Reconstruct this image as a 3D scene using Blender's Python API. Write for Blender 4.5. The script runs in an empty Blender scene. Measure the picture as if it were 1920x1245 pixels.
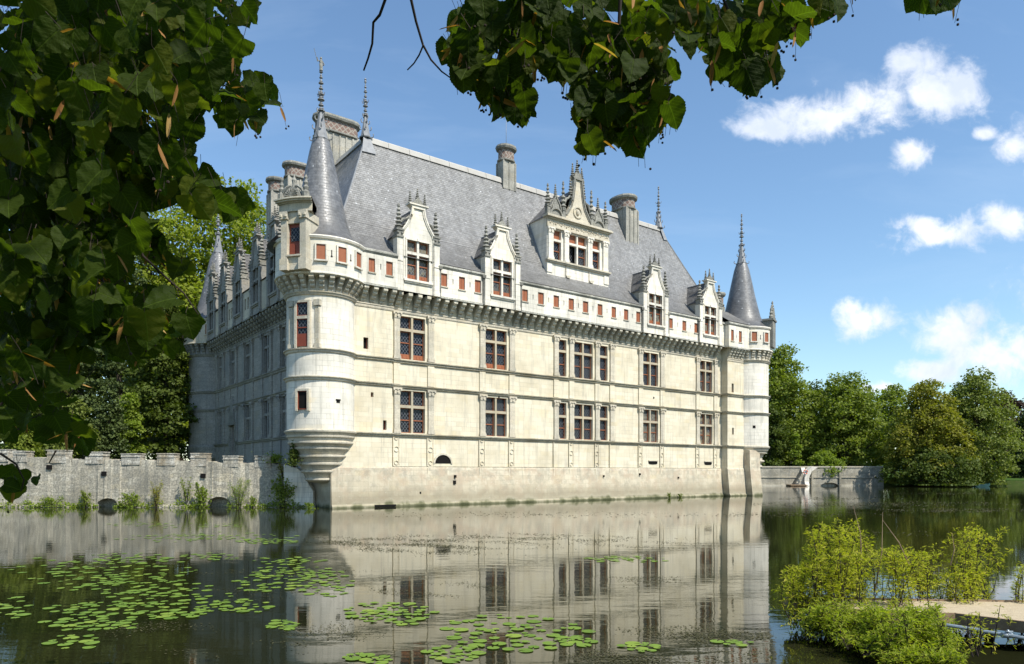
import bpy, math, random
import numpy as np
from mathutils import Matrix, Vector
R = math.radians
random.seed(7); RNG = np.random.default_rng(11)
scene = bpy.context.scene
col = scene.collection

# ------------------------------------------------------------------ camera
F, HY, HC = 1330.0, 886.0, 2.5
cam = bpy.data.cameras.new('camera'); co = bpy.data.objects.new('camera', cam); col.objects.link(co)
co.location = (0, 0, HC); co.rotation_euler = (R(90), 0, 0)
cam.sensor_width = 36; cam.lens = 36 * F / 1920; cam.shift_y = (HY - 622.5) / 1920
cam.clip_start = .05; cam.clip_end = 6000
scene.camera = co

# ------------------------------------------------------------------ sun, sky, exposure
SUN_EL = 51; SH = (.731, -.682)
sd = Vector((SH[0] * math.cos(R(SUN_EL)), SH[1] * math.cos(R(SUN_EL)), math.sin(R(SUN_EL)))).normalized()
sl = bpy.data.lights.new('sun', 'SUN'); sl.energy = 4.9; sl.angle = R(.5); sl.color = (1, .955, .87)
so = bpy.data.objects.new('sun', sl); col.objects.link(so); so.rotation_euler = sd.to_track_quat('Z', 'Y').to_euler()
so.location = (30, -30, 60)
vs = scene.view_settings; vs.view_transform = 'Standard'; vs.look = 'None'; vs.gamma = 1; vs.exposure = .42
scene.cycles.max_bounces = 7; scene.cycles.diffuse_bounces = 3; scene.cycles.glossy_bounces = 4
scene.cycles.transmission_bounces = 4; scene.cycles.transparent_max_bounces = 6

class NT:
    def __init__(s, nt): s.nt = nt; nt.nodes.clear()
    def n(s, t, **k):
        x = s.nt.nodes.new(t)
        for a, b in k.items(): setattr(x, a, b)
        return x
    def l(s, a, b): s.nt.links.new(a, b)
    def put(s, sock, v):
        if hasattr(v, 'is_output') or isinstance(v, bpy.types.NodeSocket): s.l(v, sock)
        elif isinstance(v, (tuple, list)) and len(v) == 3 and sock.type == 'RGBA': sock.default_value = (*v, 1)
        else: sock.default_value = v
    def m(s, op, a, b=0.0, c=None, clamp=False):
        x = s.n('ShaderNodeMath', operation=op); x.use_clamp = clamp
        s.put(x.inputs[0], a); s.put(x.inputs[1], b)
        if c is not None: s.put(x.inputs[2], c)
        return x.outputs[0]
    def vm(s, op, a, b=(0, 0, 0)):
        x = s.n('ShaderNodeVectorMath', operation=op); s.put(x.inputs[0], a); s.put(x.inputs[1], b)
        return x.outputs['Value'] if op in ('LENGTH', 'DOT_PRODUCT') else x.outputs[0]
    def noise(s, vec, scale, detail=4, rough=.55, dist=0, dim='3D'):
        x = s.n('ShaderNodeTexNoise'); x.noise_dimensions = dim
        if vec is not None: s.l(vec, x.inputs['Vector'])
        x.inputs['Scale'].default_value = scale; x.inputs['Detail'].default_value = detail
        x.inputs['Roughness'].default_value = rough; x.inputs['Distortion'].default_value = dist
        return x.outputs['Fac']
    def ramp(s, f, a, b, lo=0., hi=1., smooth=False):
        x = s.n('ShaderNodeMapRange'); s.put(x.inputs[0], f)
        x.inputs[1].default_value = a; x.inputs[2].default_value = b; x.inputs[3].default_value = lo; x.inputs[4].default_value = hi
        if smooth: x.interpolation_type = 'SMOOTHSTEP'
        return x.outputs[0]
    def mix(s, f, a, b, mode='MIX'):
        x = s.n('ShaderNodeMix', data_type='RGBA', blend_type=mode); s.put(x.inputs[0], f)
        s.put(x.inputs[6], a); s.put(x.inputs[7], b)
        return x.outputs[2]
    def scalev(s, vec, sc):
        x = s.n('ShaderNodeMapping'); s.l(vec, x.inputs[0]); x.inputs['Scale'].default_value = sc
        return x.outputs[0]

wd = bpy.data.worlds.new('World'); scene.world = wd; wd.use_nodes = True
W = NT(wd.node_tree)
sky = W.n('ShaderNodeTexSky', sky_type='NISHITA'); sky.sun_disc = False
sky.sun_elevation = R(SUN_EL); sky.sun_rotation = math.atan2(SH[0], SH[1]); sky.altitude = 100; sky.air_density = 1.15; sky.dust_density = .35; sky.ozone_density = 2.2
tc = W.n('ShaderNodeTexCoord'); sp = W.n('ShaderNodeSeparateXYZ'); W.l(tc.outputs['Generated'], sp.inputs[0])
yy = W.m('MAXIMUM', sp.outputs[1], .05)
ca = W.m('DIVIDE', sp.outputs[0], yy); cb = W.m('DIVIDE', sp.outputs[2], yy)
cv = W.n('ShaderNodeCombineXYZ'); W.l(ca, cv.inputs[0]); W.l(cb, cv.inputs[1]); cv = cv.outputs[0]
CL = [(1745, 170, 92, 62), (1650, 195, 100, 46), (1545, 220, 110, 36), (1440, 240, 70, 22), (1700, 115, 40, 28), (1800, 165, 50, 35),
      (1716, 290, 42, 30), (1770, 442, 92, 30), (1725, 425, 45, 25), (1890, 412, 45, 32), (1622, 596, 56, 34), (1600, 580, 35, 25),
      (1785, 622, 85, 46), (1860, 668, 95, 46), (1740, 700, 70, 24), (1910, 650, 50, 45), (1655, 726, 50, 14), (1905, 268, 34, 36),
      (1848, 250, 24, 12), (2010, 300, 90, 60), (2080, 560, 140, 80), (2300, 380, 170, 90), (-420, 300, 190, 60), (-260, 620, 160, 50)]
wn = W.noise(cv, 9, 7, .62, .3); wn2 = W.noise(W.vm('ADD', cv, (3.1, 7.7, 1)), 24, 8, .62, .4)
dens = None
for (px, py, rx, ry) in CL:
    mp = W.n('ShaderNodeMapping'); W.l(cv, mp.inputs[0])
    mp.inputs['Scale'].default_value = (F / rx, F / ry, 1)
    mp.inputs['Location'].default_value = (-(px - 960) / rx, -(HY - py) / ry, 0)
    d = W.m('SUBTRACT', 1, W.vm('LENGTH', mp.outputs[0]))
    dens = d if dens is None else W.m('SMOOTH_MAX', dens, d, .35)
wc = W.m('ADD', W.m('MULTIPLY', W.m('SUBTRACT', wn, .5), 2.6), W.m('MULTIPLY', W.m('SUBTRACT', wn2, .5), 2.2))
dens = W.m('ADD', dens, wc)
mask = W.ramp(dens, -.3, .8, 0, .95, smooth=True)
mask = W.m('MULTIPLY', mask, W.ramp(sp.outputs[1], .1, .2))
cir = W.ramp(W.noise(W.scalev(cv, (1.2, 5, 1)), 1.6, 6, .6, .5), .5, .8, 0, .16)      # thin high streaks
shade = W.ramp(W.noise(W.vm('ADD', cv, (0, .025, 0)), 9, 6, .6, .3), .35, .65)
ccol = W.mix(shade, (.92, .93, .97), (.60, .67, .80))
skyc = W.mix(1., W.mix(1., sky.outputs[0], (.135, .135, .135), 'MULTIPLY'), (.90, 1.01, 1.05), 'MULTIPLY')
skyc = W.mix(cir, skyc, (.6, .72, .88))
fin = W.mix(mask, skyc, ccol)
bg = W.n('ShaderNodeBackground'); W.l(fin, bg.inputs[0]); bg.inputs[1].default_value = 1.0
ow = W.n('ShaderNodeOutputWorld'); W.l(bg.outputs[0], ow.inputs[0])

# ------------------------------------------------------------------ helpers
def at(px, py, Y): return Vector(((px - 960) / F * Y, Y, HC + (HY - py) / F * Y))
def wat(px, py, z=0.):                                      # point on a level surface seen at px, py
    Y = F * (HC - z) / (py - HY); return ((px - 960) / F * Y, Y)
def tag(o, label=None, cat=None, group=None, kind=None):
    if label: o['label'] = label
    if cat: o['category'] = cat
    if group: o['group'] = group
    if kind: o['kind'] = kind
    return o
def empty(name, loc=(0, 0, 0), rz=0):
    o = bpy.data.objects.new(name, None); col.objects.link(o); o.location = loc; o.rotation_euler = (0, 0, rz); o.empty_display_size = .5
    return o
I4 = Matrix.Identity(4)
class MB:
    def __init__(s, M=None): s.v = []; s.f = []; s.uv = []; s.sm = []; s.M = M or I4
    def poly(s, pts, uv=None, smooth=False):
        P = [s.M @ Vector(p) for p in pts]
        if s.M.determinant() < 0: P.reverse(); uv = uv[::-1] if uv else None
        if uv is None:
            n = Vector((0, 0, 0))
            for i in range(len(P)): n += P[i].cross(P[(i + 1) % len(P)]) if False else (P[i] - P[0]).cross(P[(i + 1) % len(P)] - P[0])
            if n.length > 1e-12: n.normalize()
            if abs(n.z) > .9: uv = [(p.x, p.y) for p in P]
            else:
                t = Vector((-n.y, n.x, 0)).normalized()
                if abs(t.x) > .999 or abs(t.y) > .999: t = Vector((abs(t.x), abs(t.y), 0))
                b = n.cross(t) if abs(n.z) > .3 else Vector((0, 0, 1))
                if b.z < 0: b = -b
                uv = [(p.dot(t), p.dot(b)) for p in P]
        k = len(s.v); s.v += [tuple(p) for p in P]; s.f.append(tuple(range(k, k + len(P)))); s.uv += uv; s.sm.append(smooth)
    def box(s, x0, x1, y0, y1, z0, z1):
        a = [(x0, y0), (x1, y0), (x1, y1), (x0, y1)]
        for i in range(4):
            p, q = a[i], a[(i + 1) % 4]; s.poly([(*p, z0), (*q, z0), (*q, z1), (*p, z1)])
        s.poly([(*p, z1) for p in a]); s.poly([(*p, z0) for p in a[::-1]])
    def prism(s, pts, y0, y1):                               # outline in x,z (counter-clockwise seen from -y), thickness along y
        s.poly([(x, y0, z) for x, z in pts]); s.poly([(x, y1, z) for x, z in pts[::-1]])
        for i in range(len(pts)):
            (a, b), (c, d) = pts[i], pts[(i + 1) % len(pts)]
            s.poly([(c, y0, d), (a, y0, b), (a, y1, b), (c, y1, d)])
    def prismx(s, pts, x0, x1):                              # outline in y,z
        s.poly([(x0, y, z) for y, z in pts[::-1]]); s.poly([(x1, y, z) for y, z in pts])
        for i in range(len(pts)):
            (a, b), (c, d) = pts[i], pts[(i + 1) % len(pts)]
            s.poly([(x0, a, b), (x0, c, d), (x1, c, d), (x1, a, b)])
    def loft(s, rings, cap=True, smooth=False):
        n = len(rings[0])
        for a, b in zip(rings, rings[1:]):
            for i in range(n):
                j = (i + 1) % n; s.poly([a[i], a[j], b[j], b[i]], smooth=smooth)
        if cap: s.poly(rings[-1]); s.poly(rings[0][::-1])
    def lathe(s, cx, cy, prof, n=24, smooth=True, ruv=None):
        for (r0, z0), (r1, z1) in zip(prof, prof[1:]):
            for i in range(n):
                a, b = 2 * math.pi * i / n, 2 * math.pi * (i + 1) / n
                P = [(cx + r0 * math.cos(a), cy + r0 * math.sin(a), z0), (cx + r0 * math.cos(b), cy + r0 * math.sin(b), z0),
                     (cx + r1 * math.cos(b), cy + r1 * math.sin(b), z1), (cx + r1 * math.cos(a), cy + r1 * math.sin(a), z1)]
                rr = ruv or max(r0, r1); zz = z1 + abs(r1 - r0) * .0
                U = [(a * rr, z0), (b * rr, z0), (b * rr, zz), (a * rr, zz)]
                if r0 < 1e-4: P = P[1:]; U = U[1:]
                elif r1 < 1e-4: P = P[:3]; U = U[:3]
                s.poly(P, U, smooth)
    def tube(s, pts, rad, n=6):
        pts = [Vector(p) for p in pts]
        if not isinstance(rad, (list, tuple)): rad = [rad] * len(pts)
        rings = []
        for i, p in enumerate(pts):
            d = (pts[min(i + 1, len(pts) - 1)] - pts[max(i - 1, 0)]).normalized()
            a = d.cross(Vector((0, 0, 1)) if abs(d.z) < .95 else Vector((1, 0, 0))).normalized(); b = d.cross(a)
            rings.append([tuple(p + (a * math.cos(t) + b * math.sin(t)) * rad[i]) for t in [2 * math.pi * k / n for k in range(n)]])
        s.loft(rings, smooth=True)
    def ball(s, c, r, n=8, sz=1.):
        s.lathe(c[0], c[1], [(r * math.sin(t), c[2] - r * sz * math.cos(t)) for t in [math.pi * k / (n // 2) for k in range(n // 2 + 1)]], n)
    def build(s, name, mat, parent=None, merge=True):
        me = bpy.data.meshes.new(name); me.from_pydata(s.v, [], s.f)
        u = me.uv_layers.new(name='UVMap'); u.data.foreach_set('uv', np.array(s.uv, dtype=np.float32).ravel())
        me.polygons.foreach_set('use_smooth', s.sm)
        if any(s.sm):
            import bmesh
            b = bmesh.new(); b.from_mesh(me); bmesh.ops.remove_doubles(b, verts=b.verts, dist=1e-4)
            for e in b.edges:
                if len(e.link_faces) == 2 and e.calc_face_angle(0) > R(38): e.smooth = False
            b.to_mesh(me); b.free()
        me.materials.append(mat); me.update()
        o = bpy.data.objects.new(name, me); col.objects.link(o)
        if parent: o.parent = parent
        return o

def islands(b, name, m, parent):
    """one part per box of a builder whose shapes do not touch"""
    idx = {}; par_ = list(range(len(b.f)))
    def find(i):
        while par_[i] != i: par_[i] = par_[par_[i]]; i = par_[i]
        return i
    for i, f in enumerate(b.f):
        for v in f:
            k = tuple(round(c, 3) for c in b.v[v])
            if k in idx: par_[find(i)] = find(idx[k])
            else: idx[k] = i
    gr = {}
    off = np.cumsum([0] + [len(f) for f in b.f])
    for i in range(len(b.f)): gr.setdefault(find(i), []).append(i)
    for g in gr.values():
        n = MB()
        for i in g:
            k = len(n.v); n.v += [b.v[v] for v in b.f[i]]; n.f.append(tuple(range(k, k + len(b.f[i])))); n.uv += b.uv[off[i]:off[i + 1]]; n.sm.append(b.sm[i])
        n.build(name, m, parent)

def npmesh(name, V, Fq, mat, rnd=None, uv=None, parent=None, smooth=False):
    me = bpy.data.meshes.new(name); V = np.asarray(V, np.float32); Fq = np.asarray(Fq, np.int32)
    k = Fq.shape[1]; me.vertices.add(len(V)); me.vertices.foreach_set('co', V.ravel())
    me.loops.add(Fq.size); me.loops.foreach_set('vertex_index', Fq.ravel())
    me.polygons.add(len(Fq)); me.polygons.foreach_set('loop_start', np.arange(0, Fq.size, k, dtype=np.int32))
    me.polygons.foreach_set('loop_total', np.full(len(Fq), k, np.int32))
    if smooth: me.polygons.foreach_set('use_smooth', np.ones(len(Fq), bool))
    if rnd is not None:
        a = me.attributes.new('rnd', 'FLOAT', 'POINT'); a.data.foreach_set('value', np.asarray(rnd, np.float32))
    if uv is not None:
        u = me.uv_layers.new(name='UVMap'); u.data.foreach_set('uv', np.asarray(uv, np.float32)[Fq.ravel()].ravel())
    me.update(); me.validate(); me.materials.append(mat)
    o = bpy.data.objects.new(name, me); col.objects.link(o)
    if parent: o.parent = parent
    return o

def scatter(name, TV, TF, pos, axes, scale, mat, rnd=None, TUV=None, parent=None, smooth=False):
    """copies of a template leaf: axes (n,3,3) rows = images of x,y,z"""
    n = len(pos); TV = np.asarray(TV, float)
    V = np.einsum('vk,nkj->nvj', TV, axes) * np.asarray(scale).reshape(-1, 1, 1) + np.asarray(pos)[:, None, :]
    Fq = (np.asarray(TF)[None] + (np.arange(n) * len(TV))[:, None, None]).reshape(-1, len(TF[0]))
    rr = np.repeat(rnd if rnd is not None else RNG.random(n), len(TV))
    uv = np.tile(np.asarray(TUV), (n, 1)) if TUV is not None else None
    return npmesh(name, V.reshape(-1, 3), Fq, mat, rr, uv, parent, smooth)

def frames(normal, up):
    """rows x,y,z with z = normal, y = along 'up' (leaf tip)"""
    z = normal / np.linalg.norm(normal, axis=1, keepdims=True)
    y = up - (up * z).sum(1, keepdims=True) * z; y /= np.linalg.norm(y, axis=1, keepdims=True) + 1e-9
    x = np.cross(y, z); return np.stack([x, y, z], 1)

# ------------------------------------------------------------------ materials
def mat(name):
    m = bpy.data.materials.new(name); m.use_nodes = True; N = NT(m.node_tree)
    N.p = N.n('ShaderNodeBsdfPrincipled'); o = N.n('ShaderNodeOutputMaterial'); N.l(N.p.outputs[0], o.inputs[0]); N.o = o
    return m, N
def coords(N):
    t = N.n('ShaderNodeTexCoord'); return t.outputs['Object'], t.outputs['UV']
def bump(N, h, strength, dist):
    b = N.n('ShaderNodeBump'); b.inputs['Strength'].default_value = strength; b.inputs['Distance'].default_value = dist
    N.l(h, b.inputs['Height']); N.l(b.outputs[0], N.p.inputs['Normal'])
def setp(N, **k):
    for a, b in k.items():
        N.put(N.p.inputs[{'col': 'Base Color', 'rough': 'Roughness', 'metal': 'Metallic', 'spec': 'Specular IOR Level', 'ior': 'IOR'}[a]], b)

def stone(name, c1, c2, bw=.95, bh=.36, mort=.010, stain=(.25, .24, .19), stain_amt=.25, joint=.75, dirt=.0, rough=.85, plinth=False):
    m, N = mat(name); ob, uv = coords(N)
    uvw = uv
    if dirt > .6:
        nn_ = N.n('ShaderNodeTexNoise'); N.l(ob, nn_.inputs[0]); nn_.inputs['Scale'].default_value = 1.6; nn_.inputs['Detail'].default_value = 3
        uvw = N.vm('ADD', uv, N.vm('SCALE', N.vm('SUBTRACT', nn_.outputs['Color'], (.5, .5, .5)))); uvw.node.inputs[1].links[0].from_node.inputs['Scale'].default_value = .45
    br = N.n('ShaderNodeTexBrick'); N.l(uvw, br.inputs['Vector'])
    br.offset = .47; br.squash = 1.25; br.squash_frequency = 3
    for i, v in (('Scale', 1.), ('Mortar Size', mort), ('Mortar Smooth', .3), ('Bias', -.1), ('Brick Width', bw), ('Row Height', bh)): br.inputs[i].default_value = v
    br.inputs['Color1'].default_value = (*c1, 1); br.inputs['Color2'].default_value = (*c2, 1)
    br.inputs['Mortar'].default_value = (*[x * joint for x in c1], 1)
    # joints fade in and out
    vis = N.ramp(N.noise(ob, .55, 3), .42, .62)
    flat = N.mix(N.ramp(N.noise(uv, 1.3, 2), .35, .65), c1, c2)
    c = N.mix(N.m('MULTIPLY', br.outputs['Fac'], N.m('SUBTRACT', 1, vis)), br.outputs['Color'], flat)
    wnb = N.n('ShaderNodeTexWhiteNoise'); wnb.noise_dimensions = '2D'; N.l(N.vm('FLOOR', N.scalev(uvw, (1 / (bw * 1.1), 1 / bh, 1))), wnb.inputs['Vector'])
    c = N.mix(N.m('MULTIPLY', N.ramp(wnb.outputs['Value'], .80, .84, 0, .45), N.ramp(N.noise(ob, .4, 3), .47, .55)), c, [min(.8, c1[0] * .93), c1[1] * .86, c1[2] * .70])
    big = N.noise(ob, .33, 6, .62); c = N.mix(N.ramp(big, .47, .64, 0, stain_amt * .9), c, stain)
    st = N.noise(N.scalev(ob, (1.3, 1.3, .16)), 1.6, 6, .68); c = N.mix(N.ramp(st, .52, .66, 0, min(.8, stain_amt * .9)), c, (.27, .255, .22)); c = N.mix(N.ramp(N.noise(N.scalev(ob, (2.6, 2.6, .12)), 1.2, 6, .7), .55, .68, 0, min(.6, stain_amt * .9)), c, (.20, .19, .16))
    fine = N.noise(ob, 9, 5, .7)
    if dirt: c = N.mix(N.ramp(fine, .5 - dirt * .2, .62, 0, dirt), c, (.09, .09, .08))
    c = N.mix(N.ramp(fine, .3, .7, 0, .10), c, (.35, .33, .27))
    if plinth:
        s3 = N.n('ShaderNodeSeparateXYZ'); N.l(ob, s3.inputs[0]); z = s3.outputs[2]
        zz = N.m('ADD', z, N.m('MULTIPLY', N.m('SUBTRACT', N.noise(N.scalev(ob, (1, 1, .35)), 1.1, 5), .5), 1.1))
        c = N.mix(N.ramp(N.noise(ob, .8, 6, .7), .47, .58, 0, .55), c, (.42, .31, .22)); c = N.mix(N.ramp(N.noise(ob, 1.4, 6, .72), .5, .6, 0, .5), c, (.27, .25, .20))       # rusty patches
        c = N.mix(N.ramp(zz, 2.9, 1.5, 0, .35), c, (.42, .36, .25)); c = N.mix(N.ramp(zz, 1.5, .75, 0, .62), c, (.24, .205, .135))
        c = N.mix(N.ramp(zz, .55, .3, 0, .5), c, (.40, .36, .26)); c = N.mix(N.ramp(zz, .36, .12, 0, .7), c, (.10, .105, .045))
        c = N.mix(N.ramp(zz, .2, -.08, 0, .95), c, (.045, .05, .02))
        c = N.mix(N.ramp(N.noise(ob, 7, 4, .7), .66, .72, 0, .7), c, (.62, .6, .54))
    setp(N, col=c, rough=rough, spec=.2)
    h = N.m('ADD', N.m('MULTIPLY', br.outputs['Fac'], -.5), N.m('MULTIPLY', fine, .5))
    bump(N, h, .35, .03)
    return m
WHITE, CREAM = (.70, .665, .55), (.63, .58, .44)
M_wall = stone('limestone_wall', (.69, .62, .47), (.62, .545, .395), stain=(.38, .32, .21), stain_amt=.42, mort=.010, joint=.6)
M_low = stone('limestone_plinth', (.63, .56, .42), (.50, .43, .31), bw=.8, bh=.38, mort=.014, joint=.6, plinth=True, stain_amt=.4)
M_par = stone('white_limestone', (.78, .725, .62), (.69, .635, .535), mort=.014, joint=.55, stain_amt=.5, stain=(.4, .39, .33))
M_trim = stone('limestone_trim', (.60, .54, .42), (.52, .455, .345), stain_amt=.5, stain=(.26, .25, .2), dirt=.25)
M_coping = stone('weathered_coping', (.60, .58, .50), (.52, .50, .42), stain_amt=.8, stain=(.13, .13, .11), dirt=.6)
M_string = stone('mossy_string_course', (.50, .45, .33), (.42, .37, .26), stain_amt=.7, stain=(.2, .15, .07), dirt=.55, bw=1.3)
M_mull = stone('tan_mullion_stone', (.46, .39, .27), (.40, .33, .23), stain_amt=.4)
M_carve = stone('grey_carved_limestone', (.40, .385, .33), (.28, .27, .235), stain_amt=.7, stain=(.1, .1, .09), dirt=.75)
M_stainy = stone('blackened_stone', (.34, .33, .28), (.16, .155, .13), bw=.5, bh=.3, stain_amt=.9, stain=(.05, .05, .045), dirt=.8)
M_corb = stone('corbel_stone', (.70, .64, .50), (.60, .54, .41), bw=3, bh=.33, stain_amt=.6, stain=(.2, .19, .16), dirt=.4)
M_chim = stone('chimney_stone', (.50, .47, .40), (.42, .40, .34), stain_amt=.7, stain=(.16, .16, .14), dirt=.45)
M_rubble = stone('old_rubble_wall', (.66, .60, .47), (.44, .39, .29), bw=.7, bh=.27, mort=.02, joint=.45, stain_amt=.8, stain=(.22, .20, .15), dirt=.75)
M_merlon = stone('mossy_merlon_stone', (.76, .71, .60), (.5, .46, .37), bw=.6, bh=.26, mort=.025, joint=.35, stain_amt=.9, stain=(.26, .155, .035), dirt=.75)
M_shadeside = stone('shade_toned_limestone', (.36, .34, .30), (.28, .265, .235), bw=.8, bh=.36, mort=.016, joint=.5, stain_amt=.7, stain=(.2, .21, .21), dirt=.5)  # wall limestone with the shade of the left front put into its colour

def slate(name, c1, c2, rough, worn, bs=.8):
    m, N = mat(name); ob, uv = coords(N)
    br = N.n('ShaderNodeTexBrick'); N.l(uv, br.inputs['Vector']); br.offset = .5
    for i, v in (('Scale', 1.), ('Mortar Size', .012), ('Mortar Smooth', .4), ('Bias', 0), ('Brick Width', .32), ('Row Height', .21)): br.inputs[i].default_value = v
    br.inputs['Color1'].default_value = (*c1, 1); br.inputs['Color2'].default_value = (*c2, 1); br.inputs['Mortar'].default_value = (*[x * .45 for x in c1], 1)
    c = br.outputs['Color']
    c = N.mix(N.ramp(N.noise(ob, .35, 6, .65), .45, .7, 0, .55), c, [x * .55 for x in c1])
    c = N.mix(N.ramp(N.noise(N.scalev(uv, (1.2, .3, 1)), 1.2, 6, .7), .48, .7, 0, .7), c, (.09, .085, .075)); c = N.mix(N.ramp(N.noise(uv, 2.2, 6, .8), .45, .62, 0, .3), c, (.33, .33, .33))
    c = N.mix(N.ramp(N.noise(ob, 3.2, 6, .75), .55, .72, 0, worn), c, (.36, .36, .36))
    vo = N.n('ShaderNodeTexVoronoi'); N.l(uv, vo.inputs['Vector']); vo.inputs['Scale'].default_value = 1.1
    c = N.mix(N.ramp(vo.outputs['Distance'], .09, .05, 0, .8), c, (.55, .56, .56))
    s3 = N.n('ShaderNodeSeparateXYZ'); N.l(ob, s3.inputs[0])
    zz = N.m('ADD', s3.outputs[2], N.m('MULTIPLY', N.m('SUBTRACT', N.noise(N.scalev(ob, (1, 1, .3)), .7, 5, .65), .5), 6.))
    c = N.mix(N.ramp(zz, 22.5, 18.5, 0, .55), c, (.075, .07, .062))          # lichen and soot gather on the lower courses
    rg = N.ramp(N.noise(uv, 6, 4), .3, .7, rough - .08, rough + .14)
    setp(N, col=c, rough=rg, spec=.42)
    sxy = N.n('ShaderNodeSeparateXYZ'); N.l(uv, sxy.inputs[0])
    saw = N.m('FRACT', N.m('DIVIDE', sxy.outputs[1], .21))
    wv = N.n('ShaderNodeTexWhiteNoise'); wv.noise_dimensions = '2D'
    N.l(N.vm('FLOOR', N.scalev(uv, (3.1, 4.76, 1))), wv.inputs['Vector'])
    h = N.m('ADD', N.m('MULTIPLY', saw, -.5), N.m('ADD', N.m('MULTIPLY', br.outputs['Fac'], -.6), N.m('MULTIPLY', wv.outputs['Value'], .5)))
    bump(N, h, bs, .035); return m
M_slate = slate('grey_slate', (.27, .262, .245), (.165, .16, .15), .45, .6)
M_slate_d = slate('weathered_dormer_slate', (.085, .082, .078), (.055, .053, .05), .6, .12)
M_slate_t = slate('turret_slate', (.165, .165, .168), (.095, .097, .10), .40, .2, .3)

def simple(name, c, rough=.6, metal=0, spec=.4, noise_amt=.25, nscale=6, dark=None, bmp=0):
    m, N = mat(name); ob, uv = coords(N)
    cc = N.mix(N.ramp(N.noise(ob, nscale, 5, .65), .35, .7, 0, noise_amt), c, dark or [x * .4 for x in c])
    setp(N, col=cc, rough=rough, metal=metal, spec=spec)
    if bmp: bump(N, N.noise(ob, nscale * 4, 4), bmp, .02)
    return m
M_lead = simple('lead', (.25, .255, .26), .6, .1, .4, .7, 3, (.13, .135, .14))
M_leadcap = simple('ridge_capping', (.42, .40, .36), .6, 0, .3, .5, 1.5, (.33, .30, .26))
M_wood = simple('red_painted_wood', (.30, .105, .045), .5, 0, .35, .45, 5, (.20, .05, .02))
M_wood2 = simple('dark_red_wood', (.22, .05, .025), .5, 0, .35, .4, 5)
M_dark = simple('dark_opening', (.012, .011, .010), .9, 0, .1, .3, 3)
M_bark = simple('bark', (.085, .07, .05), .9, 0, .1, .6, 7, (.03, .025, .02), .6)
M_twig = simple('twig_bark', (.035, .025, .02), .8, 0, .2, .4, 9)
M_board = simple('weathered_board', (.30, .21, .13), .8, 0, .2, .5, 5, (.12, .08, .05), .3)
M_sand = simple('sandy_decking', (.46, .38, .26), .95, 0, .1, .35, 9, (.22, .17, .10), .6)
M_pipe = simple('blue_grey_pipe', (.30, .35, .38), .4, .3, .5, .3, 4)
M_orange = simple('orange_float', (.65, .10, .03), .5, 0, .4, .15, 4)
M_buoyw = simple('white_float', (.7, .7, .68), .5, 0, .4, .15, 4)
M_boat = simple('teal_boat_paint', (.03, .09, .09), .5, 0, .4, .4, 3)
M_ivydark = simple('dark_soil', (.03, .03, .015), .9, 0, .1, .5, 3)

def glass_mat(name, lead, tint, deep=(.01, .012, .018), stain=0):
    m, N = mat(name); ob, uv = coords(N)
    s = N.n('ShaderNodeSeparateXYZ'); N.l(uv, s.inputs[0])
    a = N.m('ADD', N.m('MULTIPLY', s.outputs[0], 1.25), s.outputs[1]); b = N.m('SUBTRACT', N.m('MULTIPLY', s.outputs[0], 1.25), s.outputs[1])
    def line(x): return N.m('ABSOLUTE', N.m('SUBTRACT', N.m('FRACT', N.m('MULTIPLY', x, 3.1)), .5))
    l = N.m('MAXIMUM', line(a), line(b))
    lm = N.ramp(l, .40, .45)
    nz = N.noise(ob, 3.5, 4, .6)
    base = N.mix(N.ramp(nz, .45, .7), deep, tint)
    if stain: base = N.mix(N.ramp(N.noise(ob, 2.2, 5, .6), .42, .62, 0, stain), base, (.30, .24, .13))
    oi = N.n('ShaderNodeObjectInfo').outputs['Random']
    base = N.mix(N.ramp(oi, .55, 1., 0, .75), base, N.mix(N.ramp(nz, .4, .6), (.03, .03, .028), (.16, .145, .11)))      # blinds and curtains behind some of the panes
    c = N.mix(lm, base, lead)
    setp(N, col=c, rough=N.ramp(lm, 0, 1, .10, .5), spec=.22)
    cell = N.n('ShaderNodeTexWhiteNoise'); cell.noise_dimensions = '2D'
    cc = N.n('ShaderNodeCombineXYZ'); N.l(N.m('FLOOR', N.m('MULTIPLY', a, 3.1)), cc.inputs[0]); N.l(N.m('FLOOR', N.m('MULTIPLY', b, 3.1)), cc.inputs[1])
    N.l(cc.outputs[0], cell.inputs['Vector']); bump(N, N.m('MULTIPLY', cell.outputs['Value'], 1.), .1, .02)
    return m
M_glass = glass_mat('leaded_glass', (.105, .11, .12), (.012, .015, .022), (.004, .005, .008))
M_glass_s = glass_mat('stained_leaded_glass', (.17, .17, .16), (.08, .10, .13), stain=.85)

def brick_band(name):
    m, N = mat(name); ob, uv = coords(N)
    s = N.n('ShaderNodeSeparateXYZ'); N.l(uv, s.inputs[0])
    def line(x): return N.m('ABSOLUTE', N.m('SUBTRACT', N.m('FRACT', N.m('MULTIPLY', x, 1.9)), .5))
    l = N.m('MAXIMUM', line(N.m('ADD', s.outputs[0], s.outputs[1])), line(N.m('SUBTRACT', s.outputs[0], s.outputs[1])))
    c = N.mix(N.ramp(l, .36, .42), (.19, .12, .095), (.33, .30, .25))
    c = N.mix(N.ramp(N.noise(ob, 5, 5), .4, .7, 0, .5), c, (.13, .10, .08))
    setp(N, col=c, rough=.85); return m
M_brick = brick_band('patterned_brick')

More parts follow.
